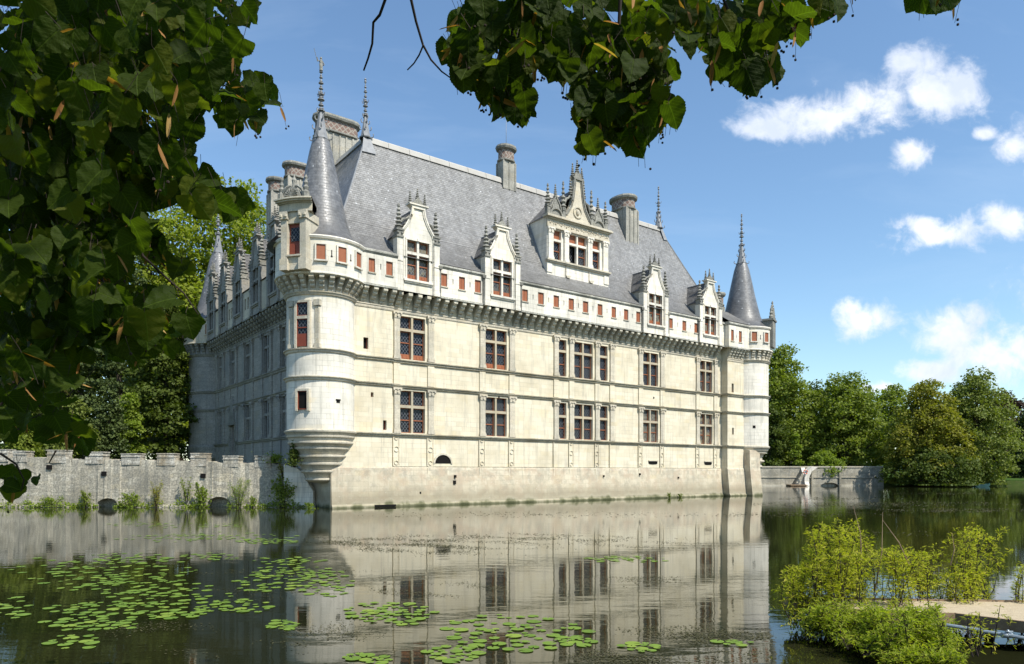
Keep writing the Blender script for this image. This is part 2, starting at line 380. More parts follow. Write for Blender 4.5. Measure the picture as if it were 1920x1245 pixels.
def leafmat(name, c1, c2, c3, trans=.35, rough=.6, veins=False, spec=.15, back=None):
    m, N = mat(name); at_ = N.n('ShaderNodeAttribute', attribute_name='rnd'); r = at_.outputs['Fac']
    c = N.mix(N.ramp(r, 0, .55), c1, c2); c = N.mix(N.ramp(r, .82, 1.), c, c3)
    if veins:
        uv = N.n('ShaderNodeTexCoord').outputs['UV']; s = N.n('ShaderNodeSeparateXYZ'); N.l(uv, s.inputs[0])
        ax = N.m('ABSOLUTE', s.outputs[0])
        v = N.m('ABSOLUTE', N.m('SUBTRACT', N.m('FRACT', N.m('MULTIPLY', N.m('SUBTRACT', s.outputs[1], N.m('MULTIPLY', ax, .85)), 7.)), .5))
        vm_ = N.m('MAXIMUM', N.ramp(v, .07, .02), N.ramp(ax, .03, .012))
        c = N.mix(N.m('MULTIPLY', vm_, .4), c, [min(1, x * 2.6) for x in c2])
        bump(N, N.m('SUBTRACT', N.noise(uv, 6, 3), N.m('MULTIPLY', vm_, .6)), .5, .01)
    setp(N, col=c, rough=rough, spec=spec)
    if trans:
        t = N.n('ShaderNodeBsdfTranslucent'); N.l(N.mix(1., c, (1.9, 2.1, .55), 'MULTIPLY'), t.inputs[0])
        mx = N.n('ShaderNodeMixShader'); mx.inputs[0].default_value = trans
        N.l(N.p.outputs[0], mx.inputs[1]); N.l(t.outputs[0], mx.inputs[2]); N.l(mx.outputs[0], N.o.inputs[0])
    return m
L_linden = leafmat('linden_leaf', (.019, .034, .005), (.036, .056, .007), (.09, .10, .013), .50, .6, True, .12)
L_bract = leafmat('dry_bract', (.26, .12, .04), (.33, .17, .06), (.40, .27, .10), .3, .7)
L_plane = leafmat('plane_tree_leaf', (.13, .17, .02), (.19, .225, .026), (.27, .25, .025), .35)
L_mid = leafmat('green_leaf', (.11, .15, .022), (.155, .19, .03), (.20, .235, .04), .3)
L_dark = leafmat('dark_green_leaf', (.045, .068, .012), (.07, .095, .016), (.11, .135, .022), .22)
L_conif = leafmat('conifer_needle', (.045, .065, .022), (.07, .095, .028), (.09, .12, .035), .12)
L_blue = leafmat('grey_green_leaf', (.11, .14, .03), (.15, .18, .038), (.19, .21, .045), .25)
L_yel = leafmat('yellowing_leaf', (.15, .165, .025), (.20, .195, .03), (.29, .23, .035), .3)
L_purple = leafmat('purple_beech_leaf', (.03, .018, .015), (.05, .03, .02), (.07, .06, .02), .15)
L_bush = leafmat('bright_bush_leaf', (.12, .175, .022), (.17, .22, .03), (.20, .24, .04), .35)
L_willow = leafmat('narrow_willow_leaf', (.24, .27, .024), (.34, .34, .035), (.44, .38, .06), .42)
L_willow_l = leafmat('narrow_green_leaf', (.17, .22, .02), (.25, .29, .03), (.36, .35, .05), .42)
L_pad = leafmat('lily_pad', (.10, .17, .018), (.14, .22, .026), (.20, .27, .035), .05, .6, False, .2)
L_weed = leafmat('floating_weed', (.045, .045, .02), (.075, .07, .03), (.12, .11, .05), .05, .7)
L_grass = leafmat('grass_blade', (.07, .13, .025), (.11, .17, .035), (.2, .2, .07), .3)
L_moss = leafmat('wall_moss', (.13, .10, .02), (.18, .13, .03), (.10, .13, .03), .1, .9)

# water
M_water, N = mat('pond_water'); ob, uv = coords(N)
wcol = N.mix(N.ramp(N.noise(ob, .12, 5, .6), .35, .65), (.008, .011, .004), (.022, .022, .008))
setp(N, col=wcol, rough=.015, spec=.5, ior=1.42)
N.p.inputs['Specular Tint'].default_value = (1., .93, .70, 1)
calm = N.ramp(N.noise(ob, .09, 4), .4, .62, .35, 1.)
w1 = N.noise(N.scalev(ob, (.8, 2.6, 1)), 1.0, 3, .5); w2 = N.noise(N.scalev(ob, (1., 2.2, 1)), 5.5, 3, .55)
h = N.m('MULTIPLY', N.m('ADD', N.m('MULTIPLY', w1, .030), N.m('MULTIPLY', w2, .0045)), calm)
bump(N, h, .15, 1.)
# land
M_land, N = mat('grassy_land'); ob, uv = coords(N)
c = N.mix(N.ramp(N.noise(ob, .5, 6, .65), .35, .65), (.055, .09, .02), (.09, .12, .03)); c = N.mix(N.ramp(N.noise(ob, 2.5, 5), .5, .7, 0, .6), c, (.13, .11, .06))
setp(N, col=c, rough=.95, spec=.1); bump(N, N.noise(ob, 12, 5), .8, .08)

# ------------------------------------------------------------------ the ground and the water
def sheet(name, pts, z, m, kind='structure', skirt=None):
    b = MB(); b.poly([(x, y, z) for x, y in pts])
    if skirt is not None:
        for i in range(len(pts)):
            p, q = pts[i], pts[(i + 1) % len(pts)]; b.poly([(*p, skirt), (*q, skirt), (*q, z), (*p, z)])
    o = b.build(name, m); o['kind'] = kind; return o
sheet('pond_bed', [(-3000, -3000), (3000, -3000), (3000, 4000), (-3000, 4000)], -1.6, M_ivydark)
sheet('water', [(-600, -400), (600, -400), (600, 400), (-600, 400)], 0, M_water)
# far bank: behind the curtain wall, round the back of the house, along the far wall and to the right
sheet('far_bank', [(-900, 52.2), (-15.5, 52.2), (-14, 56), (8, 84), (24, 118), (43, 134.2), (69, 134.5), (85, 131), (112, 128), (128, 118), (150, 100), (400, 90), (2500, 90), (2500, 3500), (-900, 3500)][::1], 1.0, M_land, skirt=-1.6)
# the near bank the photographer stands on
NB = [(-60, -60), (60, -60), (60, 5), (9.5, 7.6), (6.2, 7.2), (5.2, 6.3), (4.2, 5.6), (1, 4.6), (-3, 4.4), (-9, 4.8), (-20, 4), (-60, 6)]
sheet('near_bank', NB, .85, M_land, skirt=-1.6)
# a lawn rising behind the right shore
b = MB(); b.poly([(86, 131.2, 1.05), (112, 128.2, 1.05), (128, 118.2, 1.05), (260, 150, 4.5), (260, 260, 6), (60, 260, 6), (70, 150, 1.6)]); b.build('lawn', L_grass)['kind'] = 'structure'

# ------------------------------------------------------------------ the chateau
OX, OY = -12.70, 49.4; ROT = math.atan2(.6018, .7986)
cha = empty('chateau', (OX, OY, 0), ROT)
tag(cha, 'white limestone renaissance chateau with steep slate roofs and corner turrets standing in the pond', 'chateau')
ML = Matrix(((0, 1, 0, 0), (1, 0, 0, 0), (0, 0, 1, 0), (0, 0, 0, 1)))        # left front: swaps along and depth
S3, S2, S1, PL = 10.92, 9.05, 5.42, 2.95
ZC, ZP, ZE = 14.5, 15.8, 18.25                                              # foot of the corbels, foot and top of the parapet
OV = .9

def wall_grid(b, a0, a1, z0, z1, y, openings, depth=.45, back=False):
    xs = sorted({a0, a1, *[o[i] for o in openings for i in (0, 1)]}); zs = sorted({z0, z1, *[o[i] for o in openings for i in (2, 3)]})
    xs = [x for x in xs if a0 <= x <= a1]; zs = [z for z in zs if z0 <= z <= z1]
    for x, x2 in zip(xs, xs[1:]):
        for z, z2 in zip(zs, zs[1:]):
            cx, cz = (x + x2) / 2, (z + z2) / 2
            if any(o[0] < cx < o[1] and o[2] < cz < o[3] for o in openings): continue
            b.poly([(x, y, z), (x2, y, z), (x2, y, z2), (x, y, z2)])
    for (p, q, r, t) in openings:
        d = y + depth
        b.poly([(p, y, r), (p, d, r), (p, d, t), (p, y, t)][::-1]); b.poly([(q, y, r), (q, d, r), (q, d, t), (q, y, t)])
        b.poly([(p, y, r), (q, y, r), (q, d, r), (p, d, r)]); b.poly([(p, y, t), (q, y, t), (q, d, t), (p, d, t)][::-1])

def window(M, x0, x1, z0, z1, zt, y, mull=True, glass=M_glass, panel=0., mull_mat=M_mull, parent=cha, wood=M_wood, shut_top=False, open_light=None, rail=True):
    """stone cross, wooden casements and leaded panes of one window; y is the plane of the woodwork"""
    mw = .085; b = MB(M)
    xm = (x0 + x1) / 2
    if mull: b.box(xm - mw, xm + mw, y - .26, y + .02, z0, z1)
    segs = [(x0, xm - mw), (xm + mw, x1)] if mull else [(x0, x1)]
    for (p, q) in segs: b.box(p, q, y - .25, y + .02, zt - .09, zt + .09)
    for (p, q) in segs: b.box(p, q, y - .235, y - .19, zt + .09, zt + .12)
    fr = MB(M); pn = MB(M); e = .06; k = 0
    for (p, q) in segs:
        for (r, t, lower) in ((z0, zt - .09, True), (zt + .09, z1, False)):
            if open_light == k: pn.box(p, q, y + .3, y + .31, r, t); k += 1; fr.box(p, p + e, y - .05, y + .35, r, t); continue
            k += 1
            if shut_top and not lower: fr.box(p, q, y - .03, y + .03, r, t); continue
            fr.box(p, p + e, y - .05, y + .05, r, t); fr.box(q - e, q, y - .05, y + .05, r, t)
            fr.box(p + e, q - e, y - .05, y + .05, r, r + e); fr.box(p + e, q - e, y - .05, y + .05, t - e, t)
            zlo = r + e
            if lower:
                if panel:
                    zlo = r + panel; fr.box(p + e, q - e, y - .03, y + .03, r + e, zlo)
                    w = q - p - 2 * e
                    for g in range(3): fr.box(p + e + w * (g + .15) / 3, p + e + w * (g + .75) / 3, y - .055, y - .028, r + e + .05, zlo - .06)
                if rail: zr = (zlo + t) / 2; fr.box(p + e, q - e, y - .045, y + .04, zr - .035, zr + .035)
            pn.poly([(p + e, y + .02, zlo), (q - e, y + .02, zlo), (q - e, y + .02, t - e), (p + e, y + .02, t - e)])
    w = fr.build('window', wood, parent)
    if pn.f: pn.build('pane', glass, w)
    if b.f: b.build('mullion', mull_mat, w)
    return w

def pilaster(M, x0, x1, y, z0, z1, m=M_trim, parent=cha, proj=.14):
    b = MB(M); w = x1 - x0; xm = (x0 + x1) / 2
    b.box(x0, x1, y - proj, y + .01, z0 + .32, z1 - .5)
    b.box(x0 - .06, x1 + .06, y - proj - .06, y + .01, z0, z0 + .18); b.box(x0 - .03, x1 + .03, y - proj - .03, y + .01, z0 + .18, z0 + .32)
    b.box(x0 - .03, x1 + .03, y - proj - .03, y + .01, z1 - .5, z1 - .45)
    b.prism([(x0, z1 - .45), (x1, z1 - .45), (x1 + .10, z1 - .12), (x0 - .10, z1 - .12)], y - proj - .05, y + .01)
    b.box(x0 - .13, x1 + .13, y - proj - .11, y + .01, z1 - .12, z1)
    for sx in (x0 - .06, x1 + .06): b.ball((sx, y - proj - .08, z1 - .19), .095, 6)
    b.ball((xm, y - proj - .08, z1 - .15), .07, 6); b.ball((xm, y - proj - .05, z1 - .33), .09, 6)
    return b.build('pilaster', m, parent)

def moulding(b, a0, a1, y, ztop, h=.30, p=.20):
    b.prismx([(y + .01, ztop), (y - p, ztop - .04), (y - p, ztop - .11), (y - p * .62, ztop - .15), (y - p * .55, ztop - h * .8), (y - .04, ztop - h), (y + .01, ztop - h)][::-1], a0, a1)

BAYS = [(4.95, 5.42, 5.44, 7.62, 7.85, 8.34), (12.63, 13.13, 13.20, 15.36, 15.60, 16.12), (31.10, 31.62, 31.70, 33.92, 34.18, 34.72), (39.68, 40.18, 40.22, 42.42, 42.62, 43.16)]
TRI_P = [(20.43, 20.92), (22.22, 22.72), (25.36, 25.86), (27.24, 27.75)]; TRI_W = [(20.98, 21.92, False), (22.78, 25.10, True), (25.92, 26.98, False)]
up, lo = (10.96, 14.16), (5.46, 8.62)
# openings
UO = [(p[2], p[3], *up) for p in BAYS] + [(w[0], w[1], *up) for w in TRI_W]
LO = [(p[2], p[3], *lo) for p in BAYS] + [(w[0], w[1], *lo) for w in TRI_W]
WXE = 48.0
b = MB()
wall_grid(b, 4.69, 43.9, PL, ZP, 0, UO + LO)
b.poly([(WXE, 0, 0), (WXE, 10.4, 0), (WXE, 10.4, ZE), (WXE, 0, ZE)]); b.poly([(WXE, 10.4, 0), (10.4, 10.4, 0), (10.4, 10.4, ZE), (WXE, 10.4, ZE)])
# sections at both ends stand a little proud
sl_op = [(2.41, 2.80, 11.35, 12.17), (2.99, 3.20, 7.94, 8.27), (3.96, 4.24, 5.6, 6.3)]
wall_grid(b, 0, 4.69, PL, ZP, -.28, sl_op, .4); b.poly([(4.69, -.28, PL), (4.69, .05, PL), (4.69, .05, ZP), (4.69, -.28, ZP)])
bl_op = [(44.62, 44.98, 11.05, 12.0), (44.7, 45.0, 6.55, 7.28)]
wall_grid(b, 43.9, 47.2, PL, ZP, -.8, bl_op, .4)
b.poly([(43.9, .05, PL), (43.9, -.8, PL), (43.9, -.8, ZP), (43.9, .05, ZP)])
wallf = b.build('wall', M_wall, cha)
for op, y in [(o, -.28) for o in sl_op] + [(o, -.8) for o in bl_op]:
    f = MB(); f.box(op[0], op[0] + .05, y + .22, y + .28, op[2], op[3]); f.box(op[1] - .05, op[1], y + .22, y + .28, op[2], op[3]); f.box(op[0], op[1], y + .22, y + .28, op[2], op[2] + .05)
    f.build('small_window', M_wood2, cha); g = MB(); g.box(op[0], op[1], y + .3, y + .34, op[2], op[3]); g.build('small_pane', M_dark, cha)
# left front wall
LB = [(8.35, 9.7), (12.55, 14.25), (17.6, 19.35), (22.4, 24.0), (26.75, 28.3)]                       # window openings (along t)
LO2 = [(a, c, *up) for a, c in LB] + [(a, c, *lo) for i, (a, c) in enumerate(LB) if i != 3] + [(22.55, 23.75, 3.1, 7.4)]
b = MB(ML); wall_grid(b, 0, 31.2, 0, ZP, 0, LO2, .45)
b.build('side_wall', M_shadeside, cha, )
b = MB(); b.poly([(0, 31.2, 0), (10.4, 31.2, 0), (10.4, 31.2, ZE), (0, 31.2, ZE)][::-1]); b.poly([(10.4, 31.2, 0), (10.4, 10.4, 0), (10.4, 10.4, ZE), (10.4, 31.2, ZE)]); b.build('rear_wall', M_wall, cha)
# plinth with a batter
b = MB()
def batter(x0, x1, y, z1=PL, out=.32, top=.05, leftside=True):
    b.prismx([(y + .05, z1 + .06), (y - top, z1), (y - top - .05, z1 - .12), (y - out, .25), (y - out - .10, .12), (y - out - .12, -1.5), (y + .05, -1.5)][::-1], x0, x1)
batter(0, 4.69, -.26, out=.10, top=.02); batter(4.69, 43.9, 0, out=.34)
batter(43.8, 46.75, -.8, out=.34); b.prismx([(.5, PL), (-.76, PL), (-.76, -1.5), (.5, -1.5)][::-1], 43.8, 46.7)
b.prismx([(.5, 5.3), (-1.55, 4.9), (-1.6, PL), (-1.9, .2), (-1.95, -1.5), (.5, -1.5)][::-1], 46.75, 48.6)
b.box(48.6, 49.0, -.9, 2, -1.5, 5.2)
b.poly([(0, 3.1, -1.5), (-.02, -.36, -1.5), (-.02, -.28, PL), (0, 3.1, PL)][::1]); b.box(-.04, .0, -.3, 3.1, -1.5, PL)
b.build('plinth', M_low, cha)
# string courses
b = MB()
for z, h, p in ((S3, .33, .22), (S2, .30, .20), (S1, .30, .22)):
    moulding(b, .9, 4.75, -.28, z, h, p); moulding(b, 4.75, 43.9, 0, z, h, p); moulding(b, 43.75, 46.9, -.8, z, h, p)
    b.box(43.72, 43.9, -.8, 0, z - h * .7, z - .03)
b.box(4.69, 43.9, -.07, .02, PL - .06, PL + .03); b.build('string_course', M_string, cha)
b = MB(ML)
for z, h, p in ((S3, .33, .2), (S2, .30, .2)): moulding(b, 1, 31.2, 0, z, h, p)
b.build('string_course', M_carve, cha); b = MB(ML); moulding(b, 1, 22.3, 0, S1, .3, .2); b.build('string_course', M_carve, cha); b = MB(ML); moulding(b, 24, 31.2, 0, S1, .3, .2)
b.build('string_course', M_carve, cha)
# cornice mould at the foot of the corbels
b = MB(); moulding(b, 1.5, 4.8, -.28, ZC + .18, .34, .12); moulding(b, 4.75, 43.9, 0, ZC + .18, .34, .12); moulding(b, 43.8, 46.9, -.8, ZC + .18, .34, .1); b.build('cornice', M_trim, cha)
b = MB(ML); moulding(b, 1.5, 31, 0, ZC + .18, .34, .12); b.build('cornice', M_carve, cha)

def corbel_pts(y, ov):
    pts = []; n = 4
    h = ZP - ZC - .28
    for k in range(n):
        d0 = ov * (.22 + .78 * k / (n - 1)); zb = ZC + .16 + h * k / n; zt = ZC + .16 + h * (k + 1) / n
        pts += [(y - d0 + .10, zb), (y - d0, zb + .10), (y - d0, zt - .02)]
    return [(y, ZC + .1)] + pts + [(y - ov, ZP - .08), (y, ZP - .08)]
def corbels(M, a0, a1, y, ov, m, step=.78, skip=()):
    b = MB(M); n = max(1, round((a1 - a0) / step)); st = (a1 - a0) / n
    for i in range(n + 1):
        a = a0 + i * st + random.uniform(-.02, .02)
        b.prismx(corbel_pts(y, ov + random.uniform(-.03, .01))[::-1], a - .17, a + .17)
    return b.build('corbels', m, cha)
corbels(I4, 2.3, 4.5, -.28, OV - .05 - .0, M_corb); corbels(I4, 5.15, 42.7, 0, OV, M_corb); corbels(I4, 44.1, 46.2, -.8, .62, M_corb, .6)
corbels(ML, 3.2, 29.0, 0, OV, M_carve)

# parapet with its little shuttered windows, between the dormers
SH_ = [(2.42, 2.92), (3.78, 4.31), (8.44, 9.04), (10.10, 10.66), (11.58, 12.16), (16.27, 16.88), (17.97, 18.59), (19.67, 20.29), (21.38, 22.0), (23.06, 23.70),
       (24.84, 25.45), (26.60, 27.18), (28.20, 28.78), (29.84, 30.42), (34.44, 35.04), (36.47, 37.08), (38.32, 38.90)]
DORM = [(4.70, 8.28), (12.47, 15.98), (30.70, 34.22), (39.02, 42.66)]
ZW0, ZW1 = 16.66, 17.64
b = MB(); ops = [(a, c, ZW0, ZW1) for a, c in SH_]
slits = []
allc = sorted([(a + c) / 2 for a, c in SH_])
for a, c in zip(allc, allc[1:]):
    if c - a < 2.2: m_ = (a + c) / 2; slits.append((m_ - .035, m_ + .035, 16.95, 17.36))
segs = [(1.9, 4.70), (8.28, 12.47), (15.98, 30.70), (34.22, 39.02), (42.66, 43.35)]
for a, c in segs:
    y = -OV - (.22 if a < 3 else 0)
    wall_grid(b, a, c, ZP, ZE - .25, y, [o for o in ops + slits if a < o[0] < c], .24)
    b.poly([(a, y, ZP), (a, 0, ZP), (c, 0, ZP), (c, y, ZP)])
    b.poly([(a, y + .24, ZP), (c, y + .24, ZP), (c, y + .24, ZE), (a, y + .24, ZE)])
    b.poly([(a, y, ZE - .25), (c, y, ZE - .25), (c, y + .24, ZE - .25), (a, y + .24, ZE - .25)])
    b.build('parapet', M_par, cha); b = MB()
blk = [(43.62, 44.10, ZW0 - .3, ZW1 - .1), (44.98, 45.50, ZW0 - .3, ZW1 - .1)]
YB = -1.45
wall_grid(b, 43.25, 46.95, ZP - .1, 18.0, YB, blk + [(44.5, 44.57, 16.7, 17.1)], .24); b.poly([(43.25, 0, ZP - .1), (43.25, YB, ZP - .1), (43.25, YB, 18.0), (43.25, 0, 18.0)])
b.poly([(43.25, YB, ZP - .1), (43.25, -.8, ZP - .1), (46.95, -.8, ZP - .1), (46.95, YB, ZP - .1)]); b.box(43.3, 46.9, YB + .245, YB + .3, ZP, 18)
par = b.build('parapet', M_par, cha)
for (a, c), y, zb, zt in [(s, -OV - (.22 if s[0] < 4.5 else 0), ZW0, ZW1) for s in SH_] + [((o[0], o[1]), YB, o[2], o[3]) for o in blk]:
    f = MB(); w = c - a
    f.box(a, c, y + .12, y + .16, zb, zt)
    f.box(a + .02, a + w / 2 - .01, y + .10, y + .12, zb + .02, zt - .02); f.box(a + w / 2 + .01, c - .02, y + .10, y + .12, zb + .02, zt - .02)
    sh = f.build('shutter', M_wood, cha)
    g = MB(); g.box(a - .06, c + .06, y - .07, y + .1, zb - .09, zb - .003); g.build('sill', M_trim, sh)
# string under the parapet + rounded coping
b = MB()
for a, c in segs:
    y = -OV - (.22 if a < 3 else 0)
    for y0, z0, y1, z1 in ((-.05, .0, .05, -.08),):
        b.box(a, c, y - .06, y + .02, ZP - .07, ZP + .07)
    b.prismx([(y + .3, ZE + .03), (y - .02, ZE + .06), (y - .13, ZE - .02), (y - .13, ZE - .13), (y - .05, ZE - .22), (y - .02, ZE - .26), (y + .3, ZE - .25)][::-1], a, c)
    b.build('coping', M_coping, cha); b = MB()
b.box(43.2, 46.9, YB - .06, YB + .02, ZP - .16, ZP - .02)
b.prismx([(YB + .4, 18.32), (YB - .03, 18.34), (YB - .12, 18.24), (YB - .12, 18.12), (YB - .02, 17.99), (YB + .4, 17.99)][::-1], 43.18, 46.9)
b.box(43.17, 43.3, YB, -.3, 18.0, 18.3)
b.build('coping', M_coping, cha)
for x_ in (4.58, 8.36, 12.38, 16.08, 30.6, 34.32, 38.93):
    b = MB(); b.box(x_ - .07, x_ + .07, -OV - .12, -OV + .05, ZP - .02, ZE - .28); b.prism([(x_ - .13, 17.85), (x_ + .13, 17.85), (x_ + .18, 18.1), (x_ - .18, 18.1)], -OV - .2, -OV + .02); b.build('downpipe', M_stainy, cha)
# left parapet
LD = [(7.55, 10.35), (12.0, 14.8), (17.05, 19.85), (21.8, 24.6), (26.1, 28.9)]
b = MB(ML); cz = MB(ML); prev = 3.2
for (a, c) in LD + [(30, 30)]:
    ww = (prev + a) / 2; op = [(ww - .55, ww - .1, ZW0, ZW1), (ww + .25, ww + .7, ZW0, ZW1)] if a - prev > 1.9 else []
    wall_grid(b, prev, a, ZP, ZE, -OV, op, .24); b.poly([(prev, -OV, ZP), (prev, 0, ZP), (a, 0, ZP), (a, -OV, ZP)])
    cz.box(prev, a, -OV - .06, -OV + .02, ZP - .07, ZP + .07)
    for o in op:
        f = MB(ML); f.box(o[0], o[1], -OV + .14, -OV + .18, o[2], o[3]); f.build('shutter', M_dark, cha)
    prev = c; b.build('side_parapet', M_trim, cha); cz.build('side_coping', M_carve, cha); b = MB(ML); cz = MB(ML)

# pilasters, windows of the main front
for (a0, a1, w0, w1, c0, c1) in BAYS:
    for (z0, z1, zt, pnl, first) in ((S3, 14.42, 13.15, .42 if a0 < 20 else 0, True), (S1, 8.78, 7.42, 0, False)):
        pilaster(I4, a0, a1, 0, z0, z1); pilaster(I4, c0, c1, 0, z0, z1)
        r = up if first else lo
        window(I4, w0, w1, r[0], r[1], zt, .30, panel=pnl, glass=M_glass if not (a0 > 30 and not first) else M_glass_s)
for (a, c) in TRI_P:
    for z0, z1 in ((S3, 14.42), (S1, 8.78)): pilaster(I4, a, c, 0, z0, z1)
for (a, c, mu) in TRI_W:
    window(I4, a, c, *up, 13.15, .30, mull=mu); window(I4, a, c, *lo, 7.42, .30, mull=mu)
# flat strips between the floors and the panelled strips of the basement
b = MB()
strips = [x for p in BAYS for x in ((p[0], p[1]), (p[4], p[5]))] + TRI_P
for (a, c) in strips:
    b.box(a - .04, c + .04, -.11, .01, S2 + .005, S3 - .335); b.box(a - .04, c + .04, -.11, .01, 8.78, S2 - .305)
    b.box(a - .10, a - .02, -.13, .01, PL + .05, S1 - .305) ; b.box(a - .10, a - .03, -.16, .0, 1.5, PL - .1)
for (a, c) in strips[:6] + [TRI_P[1], TRI_P[2]] + strips[6:8]:
    if (a, c) in (TRI_P[0], TRI_P[3]): continue
    b.box(c - .04, c + .02, -.06, .01, PL + .15, S1 - .4); xm = (a + c) / 2 - .02
    for zz, r in ((4.25, .21), (5.08, .16), (3.25, .17)):
        for k in range(12):
            t0, t1 = 2 * math.pi * k / 12, 2 * math.pi * (k + 1) / 12
            b.prism([(xm + (r - .04) * math.cos(t0), zz + (r - .04) * math.sin(t0)), (xm + r * math.cos(t0), zz + r * math.sin(t0)), (xm + r * math.cos(t1), zz + r * math.sin(t1)), (xm + (r - .04) * math.cos(t1), zz + (r - .04) * math.sin(t1))], -.06, .01)
b.box(4.6, 4.95, -.06, .01, ZC - .25, ZC - .1)
b.build('wall_strips', M_wall, cha)
# basement openings
def arch_pts(x0, x1, z0, h, n=10): xm, r = (x0 + x1) / 2, (x1 - x0) / 2; return [(x0, z0), (x1, z0)] + [(xm + r * math.cos(t), z0 + h * math.sin(t)) for t in [math.pi * k / n for k in range(1, n)]]
b = MB(); b.prism(arch_pts(8.46, 9.91, 3.2, .66), -.02, .0); b.build('cellar_window', M_dark, cha)
b = MB()
for k in range(10):
    t0, t1 = math.pi * k / 10, math.pi * (k + 1) / 10
    P_ = lambda r, t: (9.185 + r * math.cos(t), 3.2 + (r - .06) * math.sin(t))
    b.prism([P_(.73, t0), P_(.86, t0), P_(.86, t1), P_(.73, t1)], -.09, .0)
b.build('cellar_arch', M_trim, cha)
for (a, c) in ((32.5, 33.8), (41.05, 42.3)):
    b = MB(); xm, zz = (a + c) / 2, 3.45; rx, rz = (c - a) / 2, .17
    b.prism([(xm + rx * math.copysign(abs(math.cos(t)) ** .6, math.cos(t)), zz + rz * math.copysign(abs(math.sin(t)) ** .7, math.sin(t))) for t in [2 * math.pi * k / 16 for k in range(16)]], -.015, .0); b.build('cellar_vent', M_dark, cha)
    b = MB(); b.box(a - .03, c + .03, -.10, .0, zz + .16, zz + .24); b.build('vent_hood', M_trim, cha)
b = MB()
for (x, z, w) in ((10.1, 2.1, .16), (10.0, 1.6, .22), (31.0, 2.25, .14), (36.6, 1.9, .13), (14.5, 8.6, .1), (33.2, 9.75, .12), (26.2, 2.1, .12), (7.0, .9, .12)): b.box(x, x + w, -.05 if z > PL else -.30, -.004, z, z + w * 1.3)
b.box(3.2, 4.9, -.50, -.3, .02, .17); islands(b, 'putlog_hole', M_dark, cha)

# left front: pilasters, windows
for i, (a, c) in enumerate(LB):
    for fl in (0, 1):
        z0, z1 = ((S3, 14.42), (S1, 8.78))[fl]
        pilaster(ML, a - .62, a - .1, 0, z0, z1, M_shadeside); pilaster(ML, c + .1, c + .62, 0, z0, z1, M_shadeside)
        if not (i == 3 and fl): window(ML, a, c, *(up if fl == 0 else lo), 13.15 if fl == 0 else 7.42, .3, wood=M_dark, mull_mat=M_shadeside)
b = MB(ML)
for (a, c) in LB:
    for x in (a - .6, c + .12): b.box(x, x + .45, -.09, .01, S2 + .01, S3 - .34); b.box(x, x + .45, -.09, .01, 1.0, S1 - .31)
islands(b, 'wall_strip', M_shadeside, cha)
b = MB(ML); b.box(22.5, 23.8, .3, .34, 3.0, 7.5); b.build('side_door', M_wood2, cha)
b = MB(ML); b.prism([(22.1, 7.2), (24.2, 7.2), (23.3, 9.3), (23.15, 9.8), (23.0, 9.3)], -.25, .0); b.box(22.0, 24.3, -.35, .0, 7.0, 7.25); b.box(22.0, 22.4, -.2, .0, 3, 7); b.box(23.9, 24.3, -.2, .0, 3, 7); b.box(22.1, 24.2, -.6, 0, 2.75, 3.0)
b.build('door_canopy', M_carve, cha)
for x in (5.3, 10.9, 15.8, 20.7, 25.6, 29.2):
    b = MB(ML); b.prism(arch_pts(x - .3, x + .3, 2.2, .6), -.02, .0); b.prism([(x - .3, 1), (x + .3, 1), (x + .3, 2.2), (x - .3, 2.2)], -.02, .0); b.build('cellar_window', M_dark, cha)

# ---- roofs
PROF = [(0, 18.30), (.5, 18.58), (1.1, 19.12), (1.75, 19.85), (2.4, 20.9), (3.1, 22.3), (4.2, 24.75), (6.15, 29.2)]
e0 = -OV - .12; xr = 45.95; tn = 32.0; wdt = 6.15
def q(b, *p): b.poly(list(p))
b = MB()
for (d0, z0), (d1, z1) in zip(PROF, PROF[1:]):
    q(b, (e0 + d0, e0 + d0, z0), (xr - d0, e0 + d0, z0), (xr - d1, e0 + d1, z1), (e0 + d1, e0 + d1, z1))
    q(b, (xr - d0, e0 + d0, z0), (xr - d0, e0 + 2 * wdt - d0, z0), (xr - d1, e0 + 2 * wdt - d1, z1), (xr - d1, e0 + d1, z1))
    q(b, (xr - d0, e0 + 2 * wdt - d0, z0), (e0 + wdt, e0 + 2 * wdt - d0, z0), (e0 + wdt, e0 + 2 * wdt - d1, z1), (xr - d1, e0 + 2 * wdt - d1, z1))
b.box(43.2, 46.0, YB, 0, 18.33, 18.34)
b.poly([(43.15, YB - .1, 18.38), (47.0, YB - .1, 18.38), (47.0, 1.4, 20.3), (43.15, 1.4, 20.3)])
rf = b.build('roof', M_slate, cha)
b = MB()
for (d0, z0), (d1, z1) in zip(PROF, PROF[1:]):
    q(b, (e0 + d0, tn - d0, z0), (e0 + d0, e0 + d0, z0), (e0 + d1, e0 + d1, z1), (e0 + d1, tn - d1, z1))
    q(b, (e0 + 2 * wdt - d0, tn - d0, z0), (e0 + d0, tn - d0, z0), (e0 + d1, tn - d1, z1), (e0 + 2 * wdt - d1, tn - d1, z1))
    q(b, (e0 + 2 * wdt - d0, e0 + wdt, z0), (e0 + 2 * wdt - d0, tn - d0, z0), (e0 + 2 * wdt - d1, tn - d1, z1), (e0 + 2 * wdt - d1, e0 + wdt, z1))
b.build('roof', M_slate_t, cha)
RX = e0 + wdt; ZR = 29.2
b = MB()
for i in range(18):
    a, c = RX + (xr - wdt - RX) * i / 18, RX + (xr - wdt - RX) * (i + 1) / 18 - .03
    b.prismx([(RX - .30, ZR - .42), (RX - .24, ZR - .02), (RX - .1, ZR + .12), (RX + .1, ZR + .12), (RX + .24, ZR - .02), (RX + .30, ZR - .42)], a, c)
b.build('ridge_capping', M_leadcap, rf)
